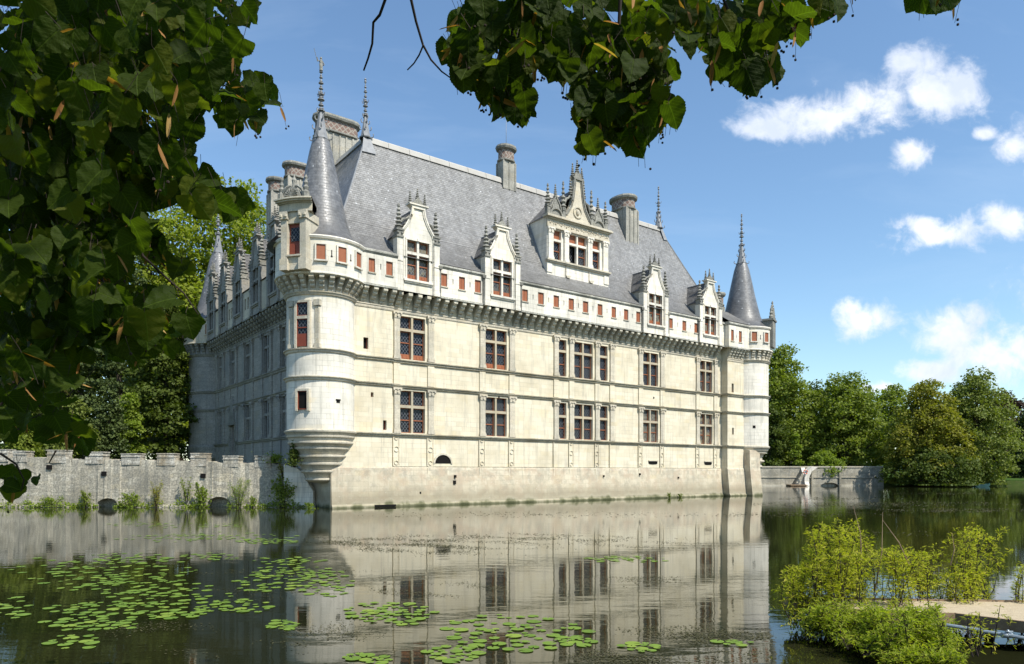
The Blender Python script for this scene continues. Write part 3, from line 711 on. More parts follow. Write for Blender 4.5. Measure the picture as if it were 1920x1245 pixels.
b = MB(ML); b.prismx([(RX - .30, ZR - .42), (RX - .1, ZR + .12), (RX + .1, ZR + .12), (RX + .30, ZR - .42)], RX + .35, tn - wdt); b.build('ridge_capping', M_leadcap, rf)
b = MB()                                                                        # lead rolls on the hips
for (sx, x0) in ((1, e0), (-1, xr)):
    b.tube([(x0 + sx * d, e0 + d, z + .03) for d, z in PROF], .07, 5)
b.build('hip_roll', M_lead, rf)

# ---- finials
def finial(x, y, z0, H, parent, r=.5, statue=False, seed=0):
    rr = random.Random(seed); b = MB()
    base = H * .36
    b.lathe(x, y, [(r, z0), (r * 1.08, z0 + .08), (r * .86, z0 + .14), (r * .55, z0 + base * .5), (r * .26, z0 + base)], 8, False)
    prof = [(.10, base)]; z = base; left = H - base - (.95 if statue else .5); n = 7; wts = [.26, .18, .24, .2, .15, .17, .12]
    for k in range(n):
        h = left / n; w = r * wts[k] * 1.75
        prof += [(w * .35, z + h * .08), (w, z + h * .22), (w * .96, z + h * .34), (w * .42, z + h * .48), (w * .62, z + h * .62), (w * .3, z + h * .9)]; z += h
    prof += [(.04, z + .02), (.14, z + .1), (.03, z + .2), (.0, z + .22)] if statue else [(.05, z + .05), (.10, z + .16), (.06, z + .26), (.10, z + .34), (0, z + .5)]
    b.lathe(x, y, [(p, z0 + q_) for p, q_ in prof], 10)
    for lv, n2, rad in ((.06, 4, r * 1.35), (.42, 4, r * .95), (.72, 4, r * .72), (.98, 4, r * .5)):
        for k in range(n2):
            a = math.pi / 4 + k * math.pi / 2 + lv; zz = z0 + base * lv; ri = r * (1 - lv * .75)
            pts = [(x + (ri + (rad - ri) * t) * math.cos(a), y + (ri + (rad - ri) * t) * math.sin(a), zz + dz) for t, dz in ((0, .0), (.6, -.02), (1., .06), (1.1, .2), (.85, .26))]
            b.tube(pts, .045, 5)
    for k in range(4):
        a = k * math.pi / 2 + .6; zz = z0 + base + left * .42
        b.tube([(x, y, zz), (x + .26 * math.cos(a), y + .26 * math.sin(a), zz + .05), (x + .3 * math.cos(a), y + .3 * math.sin(a), zz + .22)], .035, 5)
    o = b.build('finial', M_lead, parent)
    if statue:
        s = MB(); zz = z0 + z + .2; c_ = x - .0
        s.lathe(x, y, [(0, zz), (.13, zz + .02), (.11, zz + .25), (.14, zz + .42), (.10, zz + .52), (.15, zz + .68), (.06, zz + .76), (.05, zz + .79), (.085, zz + .86), (.06, zz + .95), (0, zz + .98)], 8)
        s.tube([(x - .13, y, zz + .66), (x - .27, y - .05, zz + .62), (x - .34, y - .1, zz + .8)], .04, 5); s.tube([(x + .13, y, zz + .66), (x + .23, y, zz + .5), (x + .14, y - .08, zz + .4)], .04, 5)
        s.tube([(x - .30, y - .1, zz + .5), (x - .55, y - .1, zz + 1.35)], .018, 4); s.build('statue', M_carve, o)
    return o
finial(RX, RX, ZR - .1, 4.9, cha, .48, seed=1); finial(xr - wdt, RX, ZR - .1, 4.7, cha, .48, seed=2)
b = MB()                                                      # lead skirts of the ridge ends
for x, sg in ((RX, 1), (xr - wdt, -1)):
    b.poly([(x - .65 * (sg > 0) - .0, RX - .78, ZR - 1.5), (x + .6, RX - .74, ZR - 1.42), (x + .12, RX - .03, ZR + .7), (x - .12, RX - .03, ZR + .7)])
b.build('lead_skirt', M_lead, rf)

# ---- turrets
def turret(cx, cy, r, rd, taper, shut_az, seed, win=False, m_sh=M_wall, m_dr=M_par, m_trim=M_trim, statue=False, z_low=PL):
    T = empty('turret'); T.parent = cha; big = win
    b = MB(); b.lathe(cx, cy, [(r, S1 - .1), (r, S2 - .3), (r, S3 - .3), (r, ZC + .2), (r + .02, ZP)], 48); b.build('shaft', m_sh, T)
    b = MB()
    for z in (S3, S2): b.lathe(cx, cy, [(r - .02, z - .34), (r + .10, z - .26), (r + .12, z - .14), (r + .22, z - .10), (r + .22, z - .04), (r - .02, z + .02)], 48)
    b.lathe(cx, cy, [(r - .02, ZC - .05), (r + .1, ZC), (r + .14, ZC + .12), (r + .2, ZC + .16), (r + .2, ZC + .2), (r, ZC + .24)], 48); b.build('string_course', m_trim, T)
    b = MB(); b.lathe(cx, cy, taper, 48); b.build('corbelled_base', m_trim, T)
    ov = rd - r
    b = MB(); n = round(2 * math.pi * rd / .72)
    for k in range(n):
        a = 2 * math.pi * k / n + .1; b.M = Matrix.Translation((cx, cy, 0)) @ Matrix.Rotation(a, 4, 'Z')
        b.prismx(corbel_pts(-r + .03, ov - .02)[::-1], -.16, .16)
    b.build('corbels', m_trim, T)
    b = MB(); b.lathe(cx, cy, [(r, ZP - .1), (rd, ZP - .08), (rd + .05, ZP - .05), (rd + .05, ZP + .03), (rd, ZP + .08), (rd, ZE - .22), (rd + .1, ZE - .18), (rd + .16, ZE - .05), (rd + .1, ZE + .03), (rd - .2, ZE + .05)], 48); b.build('drum', m_dr, T)
    for az in shut_az:
        M_ = Matrix.Translation((cx, cy, 0)) @ Matrix.Rotation(R(az), 4, 'Z')
        f = MB(M_); f.box(-.29, .29, -rd - .03, -rd + .3, ZW0, ZW1); s_ = f.build('shutter', M_wood, T)
        f = MB(M_); f.box(-.40, -.30, -rd - .10, -rd + .3, ZW0 - .03, ZW1 + .08); f.box(.30, .40, -rd - .10, -rd + .3, ZW0 - .03, ZW1 + .08)
        f.box(-.30, .30, -rd - .10, -rd + .3, ZW1 + .002, ZW1 + .08); f.box(-.44, .44, -rd - .15, -rd + .3, ZW0 - .13, ZW0 - .03); f.build('window_surround', m_dr, s_)
    for az in [(a + c) / 2 for a, c in zip(shut_az, shut_az[1:])]:
        f = MB(Matrix.Translation((cx, cy, 0)) @ Matrix.Rotation(R(az), 4, 'Z')); f.box(-.03, .03, -rd - .012, -rd + .1, 16.95, 17.35); f.box(-.06, .06, -rd - .014, -rd + .1, 16.88, 16.97); f.build('arrow_slit', M_dark, T)
    e = rd + .1
    cone = [(e, ZE), (e - .55, ZE + .33), (e - 1.0, ZE + .82), (e * .60, ZE + 1.55), (e * .52, ZE + 2.6), (e * .43, ZE + 3.9), (e * .34, ZE + 5.4), (e * .245, ZE + 6.9), (.58, 25.9)]
    b = MB(); b.lathe(cx, cy, cone, 48, ruv=1.6); b.build('cone_roof', M_slate_t, T)
    finial(cx, cy, 25.85, 5.75, T, .6, statue, seed)
    return T
big_taper = [(.2, 1.75), (.85, 1.85), (1.12, 1.98), (1.13, 2.1), (1.0, 2.14), (1.18, 2.42), (1.38, 2.52), (1.40, 2.62), (1.28, 2.68), (1.45, 2.95), (1.62, 3.05), (1.64, 3.15), (1.5, 3.22),
             (1.66, 3.45), (1.84, 3.58), (1.86, 3.68), (1.7, 3.74), (1.86, 3.98), (2.04, 4.12), (2.06, 4.2), (1.94, 4.27), (2.1, 4.42), (2.26, 4.5), (2.28, 4.6), (2.18, 4.66), (2.24, 4.86), (2.36, 4.92), (2.38, 5.02), (2.3, 5.06), (2.4, 5.2), (2.5, 5.26), (2.52, 5.36), (2.33, 5.46)]
T1 = turret(-.22, 1.0, 2.33, 3.08, big_taper, [-22, 4, 31], 3, m_sh=M_par, statue=True)
r2 = 2.85
tp2 = [(1.2, 2.9), (2.05, 3.02), (2.2, 3.1), (2.2, 3.25), (2.1, 3.3), (2.1, 3.55), (2.3, 3.6), (2.42, 3.72), (2.40, 3.84), (2.2, 3.9), (2.2, 4.25), (2.38, 4.5), (2.62, 4.62), (2.62, 4.72), (2.7, 4.8), (2.82, 4.95), (2.86, 5.1), (2.98, 5.18), (3.02, 5.32), (2.86, 5.46)]
turret(48.94, 1.0, r2, 3.28, tp2, [-32, -5], 4, m_sh=M_par)
tp3 = [(.8, 1.0), (1.4, 1.2), (1.5, 2.0), (2.0, 2.5), (2.1, 3.3), (2.3, 3.5), (2.6, 3.6), (3.0, 4.0), (3.1, 5.1), (2.9, 5.4)]
turret(1.0, 32.5, 2.88, 3.4, tp3, [-86, -60, -30], 5, m_sh=M_shadeside, m_dr=M_trim, m_trim=M_carve)

# window bays on the near turret, on its left-hand quarter
MT = Matrix.Translation((-.22, 1.0, 0)) @ Matrix.Rotation(R(-52), 4, 'Z'); rr = 2.33
def turret_window(z0, z1, zt, hw, wood=M_wood2):
    y = -rr - .06
    b = MB(MT); b.box(-hw - .16, -hw, y - .10, y + .5, z0 - .1, z1 + .14); b.box(hw, hw + .16, y - .10, y + .5, z0 - .1, z1 + .14)
    b.box(-hw, hw, y - .10, y + .5, z1, z1 + .14)
    if zt: b.box(-hw, hw, y - .08, y + .1, zt - .1, zt + .1)
    s_ = b.build('window_surround', M_trim, T1)
    f = MB(MT); g = MB(MT)
    for (p, t_) in (((z0, zt - .1), (zt + .1, z1)) if zt else ((z0, z1),)):
        f.box(-hw, -hw + .06, y - .03, y + .05, p, t_); f.box(hw - .06, hw, y - .03, y + .05, p, t_); f.box(-hw, hw, y - .03, y + .05, t_ - .06, t_); f.box(-hw, hw, y - .03, y + .05, p, p + .06)
        if zt and p == z0: f.box(-hw, hw, y - .02, y + .05, p, p + .85); f.box(-hw, hw, y - .035, y + .05, (p + t_) / 2 + .3, (p + t_) / 2 + .37)
        g.poly([(-hw, y + .02, p), (hw, y + .02, p), (hw, y + .02, t_), (-hw, y + .02, t_)])
    f.build('window', wood, s_); g.build('pane', M_glass if zt else M_dark, s_)
turret_window(11.0, 13.95, 12.95, .42); turret_window(6.75, 8.0, None, .36)
for sx in (-1.02, .98):                                                # pilasters either side of the upper window
    b = MB(MT); y = -math.sqrt(rr * rr - sx * sx)
    b.box(sx - .14, sx + .14, y - .12, y + .3, 11.0, 13.7); b.box(sx - .22, sx + .22, y - .2, y + .3, 13.75, 14.15); b.box(sx - .2, sx + .2, y - .18, y + .3, S3, 11.2); b.build('pilaster', M_trim, T1)
b = MB(Matrix.Translation((-.22, 1.0, 0)) @ Matrix.Rotation(R(22 - 15), 4, 'Z')); b.box(-.13, .13, -rr - .012, -rr + .1, 7.25, 7.42); b.box(-.18, .18, -rr - .05, -rr + .1, 7.425, 7.5); b.build('spy_hole', M_dark, T1)
b = MB(Matrix.Translation((48.94, 1.0, 0)) @ Matrix.Rotation(R(-28), 4, 'Z')); b.box(-.16, .16, -r2 - .012, -r2 + .1, 7.3, 7.6); b.build('spy_hole', M_dark, cha)
# the stone lucarne breaking through the near turret's eaves
Y0 = -3.5
b = MB(MT)
for sx in (-1, 1):
    b.box(sx * .70 - .22, sx * .70 + .22, Y0 - .02, -1.9, 15.95, 19.2)
    b.box(sx * .70 - .28, sx * .70 + .28, Y0 - .12, -2.2, 15.85, 16.6); b.box(sx * .70 - .29, sx * .70 + .29, Y0 - .13, -2.0, 19.2, 19.7)
    b.ball((sx * .70 - .18, Y0 - .1, 19.42), .14, 6); b.ball((sx * .70 + .18, Y0 - .1, 19.42), .14, 6)
b.box(-.50, .50, Y0 + .12, -2.0, 15.9, 16.75); b.box(-.55, .55, Y0 - .04, -2.2, 16.75, 16.86); b.box(-.50, .50, Y0 + .1, -2.0, 18.95, 19.7)
luc = b.build('lucarne', M_trim, T1)
b = MB(MT)
def arc_ring(r0, r1, z0, z1, half=21, n=10):
    cy = 0
    for k in range(n):
        a0, a1 = R(-half + 2 * half * k / n), R(-half + 2 * half * (k + 1) / n)
        Pf = lambda r, a, z: (r * math.sin(a), -r * math.cos(a), z)
        A = [Pf(r1, a0, z0), Pf(r1, a1, z0), Pf(r1, a1, z1), Pf(r1, a0, z1)]; b.poly(A)
        b.poly([Pf(r0, a0, z1), Pf(r1, a0, z1), Pf(r1, a1, z1), Pf(r0, a1, z1)][::-1]); b.poly([Pf(r0, a0, z0), Pf(r1, a0, z0), Pf(r1, a1, z0), Pf(r0, a1, z0)])
for r1_, za, zb in ((3.55, 19.7, 19.85), (3.48, 19.85, 20.25), (3.6, 20.25, 20.32), (3.78, 20.32, 20.42), (3.9, 20.42, 20.52)): arc_ring(1.5, r1_, za, zb)
b.build('lucarne_cornice', M_trim, T1)
b = MB(MT); b.prism([( -.6, 20.52), (.6, 20.52)] + [(.58 * math.cos(t), 20.6 + .62 * math.sin(t)) for t in [math.pi * k / 12 for k in range(13)]], Y0 - .2, -2.2)
for k in range(9): t = math.pi * (k + .5) / 9; b.tube([(0, Y0 - .22, 20.6), (.48 * math.cos(t), Y0 - .27, 20.6 + .5 * math.sin(t))], [.02, .055], 5)
for sx in (-.9, .9):
    b.lathe(sx, Y0 + .05, [(.24, 20.5), (.24, 20.9), (.14, 21.0), (.2, 21.2), (.1, 21.35), (.16, 21.5), (.07, 21.7), (.12, 21.85), (0, 22.1)], 8)
b.lathe(0, Y0 + .1, [(.2, 21.2), (.12, 21.5), (.18, 21.75), (.07, 21.95), (0, 22.3)], 8)
for sx in (-1, 1): b.tube([(sx * .78, Y0, 20.8), (sx * .64, Y0 - .05, 21.1), (sx * .38, Y0 - .05, 21.3), (sx * .15, Y0, 21.35)], [.1, .13, .11, .08], 6)
b.build('shell_pediment', M_carve, T1)
f = MB(MT); f.box(-.50, .50, Y0 + .3, Y0 + .36, 16.86, 18.95); f.box(-.45, -.04, Y0 + .26, Y0 + .3, 16.95, 17.6); f.box(.04, .45, Y0 + .26, Y0 + .3, 16.95, 17.6); sf = f.build('lucarne_shutter', M_wood2, T1)
f = MB(MT); f.poly([(-.34, Y0 + .255, 17.8), (.34, Y0 + .255, 17.8), (.34, Y0 + .255, 18.7), (-.34, Y0 + .255, 18.7)]); f.build('pane', M_glass, sf)
f = MB(MT @ Matrix.Rotation(R(-58), 4, 'Z')); f.box(-.4, .4, -3.12, -2.6, 16.6, 18.0); f.build('shutter', M_dark, T1)
# dark little projecting roof on the shaded side of the lucarne
f = MB()
for k in range(10):
    a0, a1 = R(-170 + 8.2 * k), R(-170 + 8.2 * (k + 1)); Pf = lambda rr_, a, z: (-.22 + rr_ * math.sin(a), 1.0 - rr_ * math.cos(a), z)
    f.poly([Pf(3.62, a0, 18.1), Pf(3.62, a1, 18.1), Pf(2.9, a1, 18.9), Pf(2.9, a0, 18.9)]); f.poly([Pf(3.0, a0, 18.1), Pf(3.0, a1, 18.1), Pf(3.62, a1, 18.1), Pf(3.62, a0, 18.1)])
f.build('eaves_skirt', M_slate_t, T1)

# the dark pinnacled lucarne seen edge-on at the far side of the right turret
b = MB(Matrix.Translation((48.94, 1.0, 0)) @ Matrix.Rotation(R(22), 4, 'Z'))
b.box(-.8, .8, -3.5, -2.4, 16.2, 19.1); b.box(-.95, .95, -3.6, -2.4, 19.1, 19.3); b.prism([(-.7, 19.3), (.7, 19.3), (.3, 20.1), (0, 20.6), (-.3, 20.1)], -3.5, -3.1)
for x_, z_, h_ in ((-.75, 19.3, 1.3), (.75, 19.3, 1.3), (0, 20.3, 1.1), (-.35, 19.9, .9), (.35, 19.9, .9)):
    b.lathe(x_, -3.3, [(.2, z_), (.22, z_ + h_ * .2), (.1, z_ + h_ * .3), (.18, z_ + h_ * .45), (.07, z_ + h_ * .6), (.12, z_ + h_ * .75), (0, z_ + h_)], 8)
b.build('lucarne', M_carve, cha)
# ---- dormers
def candelabra(b, x, y, z0, h, r=.2):
    r *= 1.3; n = 6; prof = [(r, z0), (r * 1.1, z0 + h * .05)]
    for k in range(n):
        w = r * (1.05 - .13 * k); zz = z0 + h * (.08 + .15 * k)
        prof += [(w * .5, zz), (w, zz + h * .035), (w * .92, zz + h * .065), (w * .42, zz + h * .11)]
    prof += [(r * .35, z0 + h * .93), (0, z0 + h)]
    b.lathe(x, y, prof, 8)
def dormer(M, x0, x1, y, glass, m_front=M_par, wood=M_wood, zdrop=0., panel=.42):
    xm = (x0 + x1) / 2; hw = (x1 - x0) / 2; pw = .46 if hw > 1.5 else .36; ww = .93 if hw > 1.5 else .72
    D = empty('dormer'); D.parent = cha
    b = MB(M); zt = 19.62
    wall_grid(b, x0 + pw, x1 - pw, ZP, 19.95, y, [(xm - ww, xm + ww, 16.70, 19.6)], .4)
    for a, c in ((x0, x0 + pw), (x1 - pw, x1)):
        b.box(a, c, y - .12, y + .5, ZP + .03, 19.62); b.box(a - .03, c + .03, y - .16, y + .5, ZP - .04, ZP + .22); b.box(a - .03, c + .03, y - .16, y + .5, 17.9, 18.0)
    # concave gable
    cur = [(hw - pw - .02, 19.95), (hw - pw - .10, 20.25), (hw - pw - .36, 20.6), (.72, 21.05), (.52, 21.5), (.44, 21.95), (.44, 22.05)]
    b.prism([(xm - a, z) for a, z in reversed([])] + [(xm - cur[0][0], 19.952), (xm + cur[0][0], 19.952)] + [(xm + a, z) for a, z in cur[1:]] + [(xm - a, z) for a, z in cur[:0:-1]], y + .0, y + .35)
    fr = b.build('dormer_front', m_front, D)
    b = MB(M)
    for sg in (-1, 1):
        P = [(xm + sg * (hw - pw + .0), y - .06, 19.75), (xm + sg * (hw - pw + .02), y - .06, 20.0)] + [(xm + sg * (a + .07), y - .06, z) for a, z in cur[1:]]
        b.tube(P, .085, 5); b.tube([(p[0] - sg * .12, p[1] + .02, p[2]) for p in P[1:]], .05, 5)
        b.tube([(xm + sg * (hw - pw - .08), y - .05, ZP), (xm + sg * (hw - pw - .08), y - .05, 19.9)], .045, 4)
    b.box(xm - ww - .12, xm - ww, y - .05, y + .1, 16.7, 19.6); b.box(xm + ww, xm + ww + .12, y - .05, y + .1, 16.7, 19.6); b.box(xm - ww - .12, xm + ww + .12, y - .07, y + .1, 19.6, 19.74)
    b.box(xm - ww - .3, xm + ww + .3, y - .17, y + .1, 16.54, 16.70); b.box(xm - ww - .2, xm + ww + .2, y - .1, y + .1, 16.44, 16.54)
    b.box(xm - .08, xm + .08, y - .12, y + .05, 19.6, 19.8)
    b.prism([(xm - .46, 22.0), (xm + .46, 22.0), (xm + .72, 22.22), (xm - .72, 22.22)], y - .12, y + .4); b.box(xm - .8, xm + .8, y - .2, y + .45, 22.22, 22.32)
    b.build('dormer_trim', m_front, D)
    b = MB(M)
    b.prism([(xm - .5, 22.32), (xm + .5, 22.32), (xm + .3, 22.62), (xm, 22.86), (xm - .3, 22.62)], y - .05, y + .25)
    candelabra(b, xm, y + .1, 22.75, .85, .12); candelabra(b, xm - .62, y + .1, 22.3, 1.0, .13); candelabra(b, xm + .62, y + .1, 22.3, 1.0, .13)
    for sg in (-1, 1):
        xp = xm + sg * (hw - pw / 2)
        b.box(xp - pw / 2 - .06, xp + pw / 2 + .06, y - .2, y + .5, 19.62, 19.74); b.box(xp - pw / 2, xp + pw / 2, y - .14, y + .4, 19.74, 20.12)
        for dx in (-.16, .16): b.ball((xp + dx, y - .14, 19.95), .11, 6)
        b.box(xp - pw / 2 - .08, xp + pw / 2 + .08, y - .2, y + .45, 20.12, 20.24)
        candelabra(b, xp, y + .1, 20.24, 1.95, .22)
        b.tube([(xp - sg * .1, y + .12, 20.75), (xp - sg * .35, y + .12, 21.05), (xp - sg * .62, y + .12, 21.15), (xp - sg * .9, y + .12, 21.35), (xm + sg * .48, y + .12, 21.6)], [.09, .12, .08, .12, .1], 6)
        b.ball((xm + sg * .66, y + .1, 21.25), .15, 6); b.ball((xm + sg * .98, y + .1, 20.78), .13, 6)
    b.build('pinnacles', M_carve, D)
    # body and roof running back into the main roof
    b = MB(M); zb = 19.9; bx = hw - .22
    ybk = {19.9: e0 + 1.8}
    b.poly([(xm - bx, y + .3, ZP), (xm - bx, y + .3, zb), (xm - bx, e0 + 2.0, zb), (xm - bx, e0 + .1, 18.0)]); b.poly([(xm + bx, y + .3, ZP), (xm + bx, y + .3, zb), (xm + bx, e0 + 2.0, zb), (xm + bx, e0 + .1, 18.0)][::-1])
    b.poly([(xm - bx, y + .35, zb), (xm + bx, y + .35, zb), (xm, y + .35, 22.1)])
    b.build('cheek', M_chim, D)
    b = MB(M)
    for sg in (-1, 1):
        P = [(xm + sg * (bx + .12), y + .36, zb - .05), (xm, y + .36, 22.15), (xm, e0 + 3.25, 22.15), (xm + sg * (bx + .12), e0 + 1.9, zb - .05)]
        b.poly(P if sg < 0 else P[::-1])
    b.build('dormer_roof', M_slate_d, D)
    b = MB(M); b.tube([(xm, y + .4, 22.17), (xm, e0 + 3.3, 22.17)], .07, 5)
    for sg in (-1, 1): b.tube([(xm + sg * (bx + .03), e0 + .15, 18.55), (xm + sg * (bx + .06), e0 + 1.1, 19.2), (xm + sg * (bx + .04), e0 + 1.9, 20.0)], .05, 5)
    b.build('lead_flashing', M_lead, D)
    window(M, xm - ww, xm + ww, 16.70, 19.6, 18.66, y + .26, glass=glass, panel=panel, parent=D, mull_mat=m_front, wood=wood)
for i, (a, c) in enumerate(DORM): dormer(I4, a, c, -OV - .02, M_glass_s if i != 1 else M_glass)
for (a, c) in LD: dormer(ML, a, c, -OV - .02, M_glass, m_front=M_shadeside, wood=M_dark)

# ---- the great three-light dormer
D = empty('great_dormer'); D.parent = cha; y = .8
b = MB(); x0, x1 = 20.35, 27.85
ops = [(21.02, 21.99, 21.34, 24.0), (22.85, 25.05, 21.34, 24.0), (25.76, 26.74, 21.34, 24.0)]
wall_grid(b, x0, x1, 19.4, 25.1, y, ops, .45)
for x in (x0, x1): b.poly([(x, y, 19.0), (x, 5, 19.0), (x, 5, 25.1), (x, y, 25.1)] if x == x1 else [(x, 5, 19.0), (x, y, 19.0), (x, y, 25.1), (x, 5, 25.1)])
for (a, c) in ((x0 - .02, x0 + .56), (x1 - .58, x1 + .02)): b.box(a, c, y - .07, y + .1, 20.15, 21.0)
b.build('dormer_front', M_par, D)
for (a, c) in ((20.42, 20.98), (22.27, 22.80), (25.12, 25.68), (27.08, 27.62)): pilaster(I4, a, c, y, 21.3, 24.1, M_par, D, .16)
for (a, c), mu, ol in zip([(o[0], o[1]) for o in ops], (False, True, False), (None, 0, None)):
    window(I4, a, c, 21.34, 24.0, 23.1, y + .28, mull=mu, parent=D, mull_mat=M_par, shut_top=True, open_light=ol)
b = MB(); b.box(x0 - .15, x1 + .15, y - .28, y + .1, 21.16, 21.3); b.box(x0 - .08, x1 + .08, y - .18, y + .1, 21.04, 21.16)
b.box(x0 - .06, x1 + .06, y - .16, y + .1, 24.1, 24.25); b.box(x0 - .02, x1 + .02, y - .1, y + .1, 24.25, 24.85); b.box(x0 - .1, x1 + .1, y - .22, y + .1, 24.85, 24.98); b.box(x0 - .25, x1 + .25, y - .42, y + .3, 24.98, 25.12); b.box(x0 - .18, x1 + .18, y - .32, y + .3, 25.12, 25.2)
for k in range(34): xx = x0 + .3 + k * .21; b.ball((xx, y - .1, 24.55 + .09 * math.sin(k * 1.9)), .075 + .03 * (k % 3 == 0), 6)
for xx in (22.55, 25.4): b.box(xx - .06, xx - .01, y - .07, y + .05, 20.0, 21.05); b.prism([(xx - .05, 20.15), (xx + .1, 19.95), (xx + .4, 19.95), (xx + .5, 20.2)], y - .12, y + .05)
b.build('entablature', M_trim, D)
b = MB(); xm = 24.0
cen = [(1.62, 25.2), (1.52, 25.6), (1.2, 26.05), (.92, 26.5), (.72, 27.1), (.6, 27.8), (.5, 28.5), (.46, 29.05)]
b.prism([(xm + a, z) for a, z in cen][:1] and [(xm - 1.62, 25.2)] + [(xm + a, z) for a, z in cen] + [(xm - a, z) for a, z in cen[:0:-1]], y - .02, y + .35)
for k in range(16):
    t0, t1 = 2 * math.pi * k / 16, 2 * math.pi * (k + 1) / 16; rr_ = (.42, .54)
    b.prism([(xm - .05 + r_ * math.cos(t), 26.1 + r_ * math.sin(t)) for r_, t in ((rr_[0], t0), (rr_[1], t0), (rr_[1], t1), (rr_[0], t1))], y - .11, y)
b.ball((xm - .05, y - .02, 26.1), .22, 8, 1.3)
b.build('gable', M_trim, D)
b = MB()
for sg in (-1, 1):
    P = [(xm + sg * a, y - .07, z) for a, z in cen]; b.tube(P, .09, 5); b.tube([(p[0] - sg * .17, y - .05, p[2]) for p in P[1:]], .05, 5)
    xs = xm + sg * 2.6                                                   # the small side gables: shell below, ogee top
    b.prism([(xs - .78, 25.2), (xs + .78, 25.2)] + [(xs + .7 * math.cos(t), 25.25 + .72 * math.sin(t)) for t in [math.pi * k / 10 for k in range(11)]], y + .02, y + .3)
    for k in range(10):
        t0, t1 = math.pi * k / 10, math.pi * (k + 1) / 10
        b.prism([(xs + r_ * math.cos(t), 25.25 + r_ * math.sin(t)) for r_, t in ((.6, t0), (.76, t0), (.76, t1), (.6, t1))], y - .12, y + .03)
    b.prism([(xs - .42, 25.9), (xs + .42, 25.9), (xs + .34, 26.3), (xs + .14, 26.7), (xs, 27.0), (xs - .14, 26.7), (xs - .34, 26.3)], y, y + .25)
    b.tube([(xs - .62, y, 25.85), (xs - .42, y - .02, 26.35), (xs - .1, y, 26.85), (xs, y, 27.0)], .08, 5); b.tube([(xs + .62, y, 25.85), (xs + .42, y - .02, 26.35), (xs + .1, y, 26.85), (xs, y, 27.0)], .08, 5)
    candelabra(b, xs, y + .1, 26.9, 1.25, .15)
    for xp, zt in ((xm + sg * 3.52, 28.0), (xm + sg * 1.72, 28.65)):
        b.box(xp - .17, xp + .17, y - .12, y + .25, 25.2, 25.9); b.box(xp - .22, xp + .22, y - .17, y + .3, 25.9, 26.0); candelabra(b, xp, y + .05, 26.0, zt - 26.0, .2)
    candelabra(b, xm + sg * .82, y + .1, 27.6, 1.7, .15)
    b.tube([(xm + sg * 1.6, y + .1, 26.5), (xm + sg * 1.35, y + .1, 27.1), (xm + sg * 1.05, y + .1, 27.25), (xm + sg * .75, y + .1, 27.7)], [.1, .14, .09, .1], 6)
    b.tube([(xm + sg * 3.3, y + .1, 26.2), (xm + sg * 3.1, y + .1, 26.6), (xm + sg * 2.9, y + .1, 26.6)], [.1, .12, .08], 6); b.ball((xm + sg * 2.15, y + .1, 26.35), .16, 6)
    for zz, rr__ in ((27.4, .74), (28.2, .64)): b.ball((xm + sg * rr__, y + .1, zz), .13, 6)
b.prism([(xm - .5, 29.05), (xm + .5, 29.05), (xm + .68, 29.25), (xm - .68, 29.25)], y - .15, y + .4)
b.prism([(xm - .45, 29.25), (xm + .45, 29.25)] + [(xm + .42 * math.cos(t), 29.3 + .55 * math.sin(t)) for t in [math.pi * k / 8 for k in range(9)]], y - .05, y + .25)
candelabra(b, xm, y + .1, 29.75, 1.25, .16); candelabra(b, xm - .56, y + .1, 29.25, 1.3, .15); candelabra(b, xm + .56, y + .1, 29.25, 1.15, .15)
b.build('pinnacles', M_carve, D)
b = MB(); zz = 28.4
b.poly([(x0 - .12, y + .3, 25.0), (xm, y + .3, zz), (xm, 5.1, zz), (x0 - .12, 3.5, 25.0)]); b.poly([(x1 + .12, y + .3, 25.0), (xm, y + .3, zz), (xm, 5.1, zz), (x1 + .12, 3.5, 25.0)][::-1])
b.build('dormer_roof', M_slate_d, D)
b = MB(); b.tube([(x0 - .05, y + .1, 19.75), (x0 - .05, 1.6, 21.3), (x0 - .05, 3.2, 24.9)], .06, 5); b.tube([(x0 - .15, 3.4, 25.0), (xm, 5.0, 28.4)], .06, 5); b.tube([(x0 - .1, y - .03, 19.7), (x1 + .1, y - .03, 19.7)], .06, 5); b.build('lead_flashing', M_lead, D)

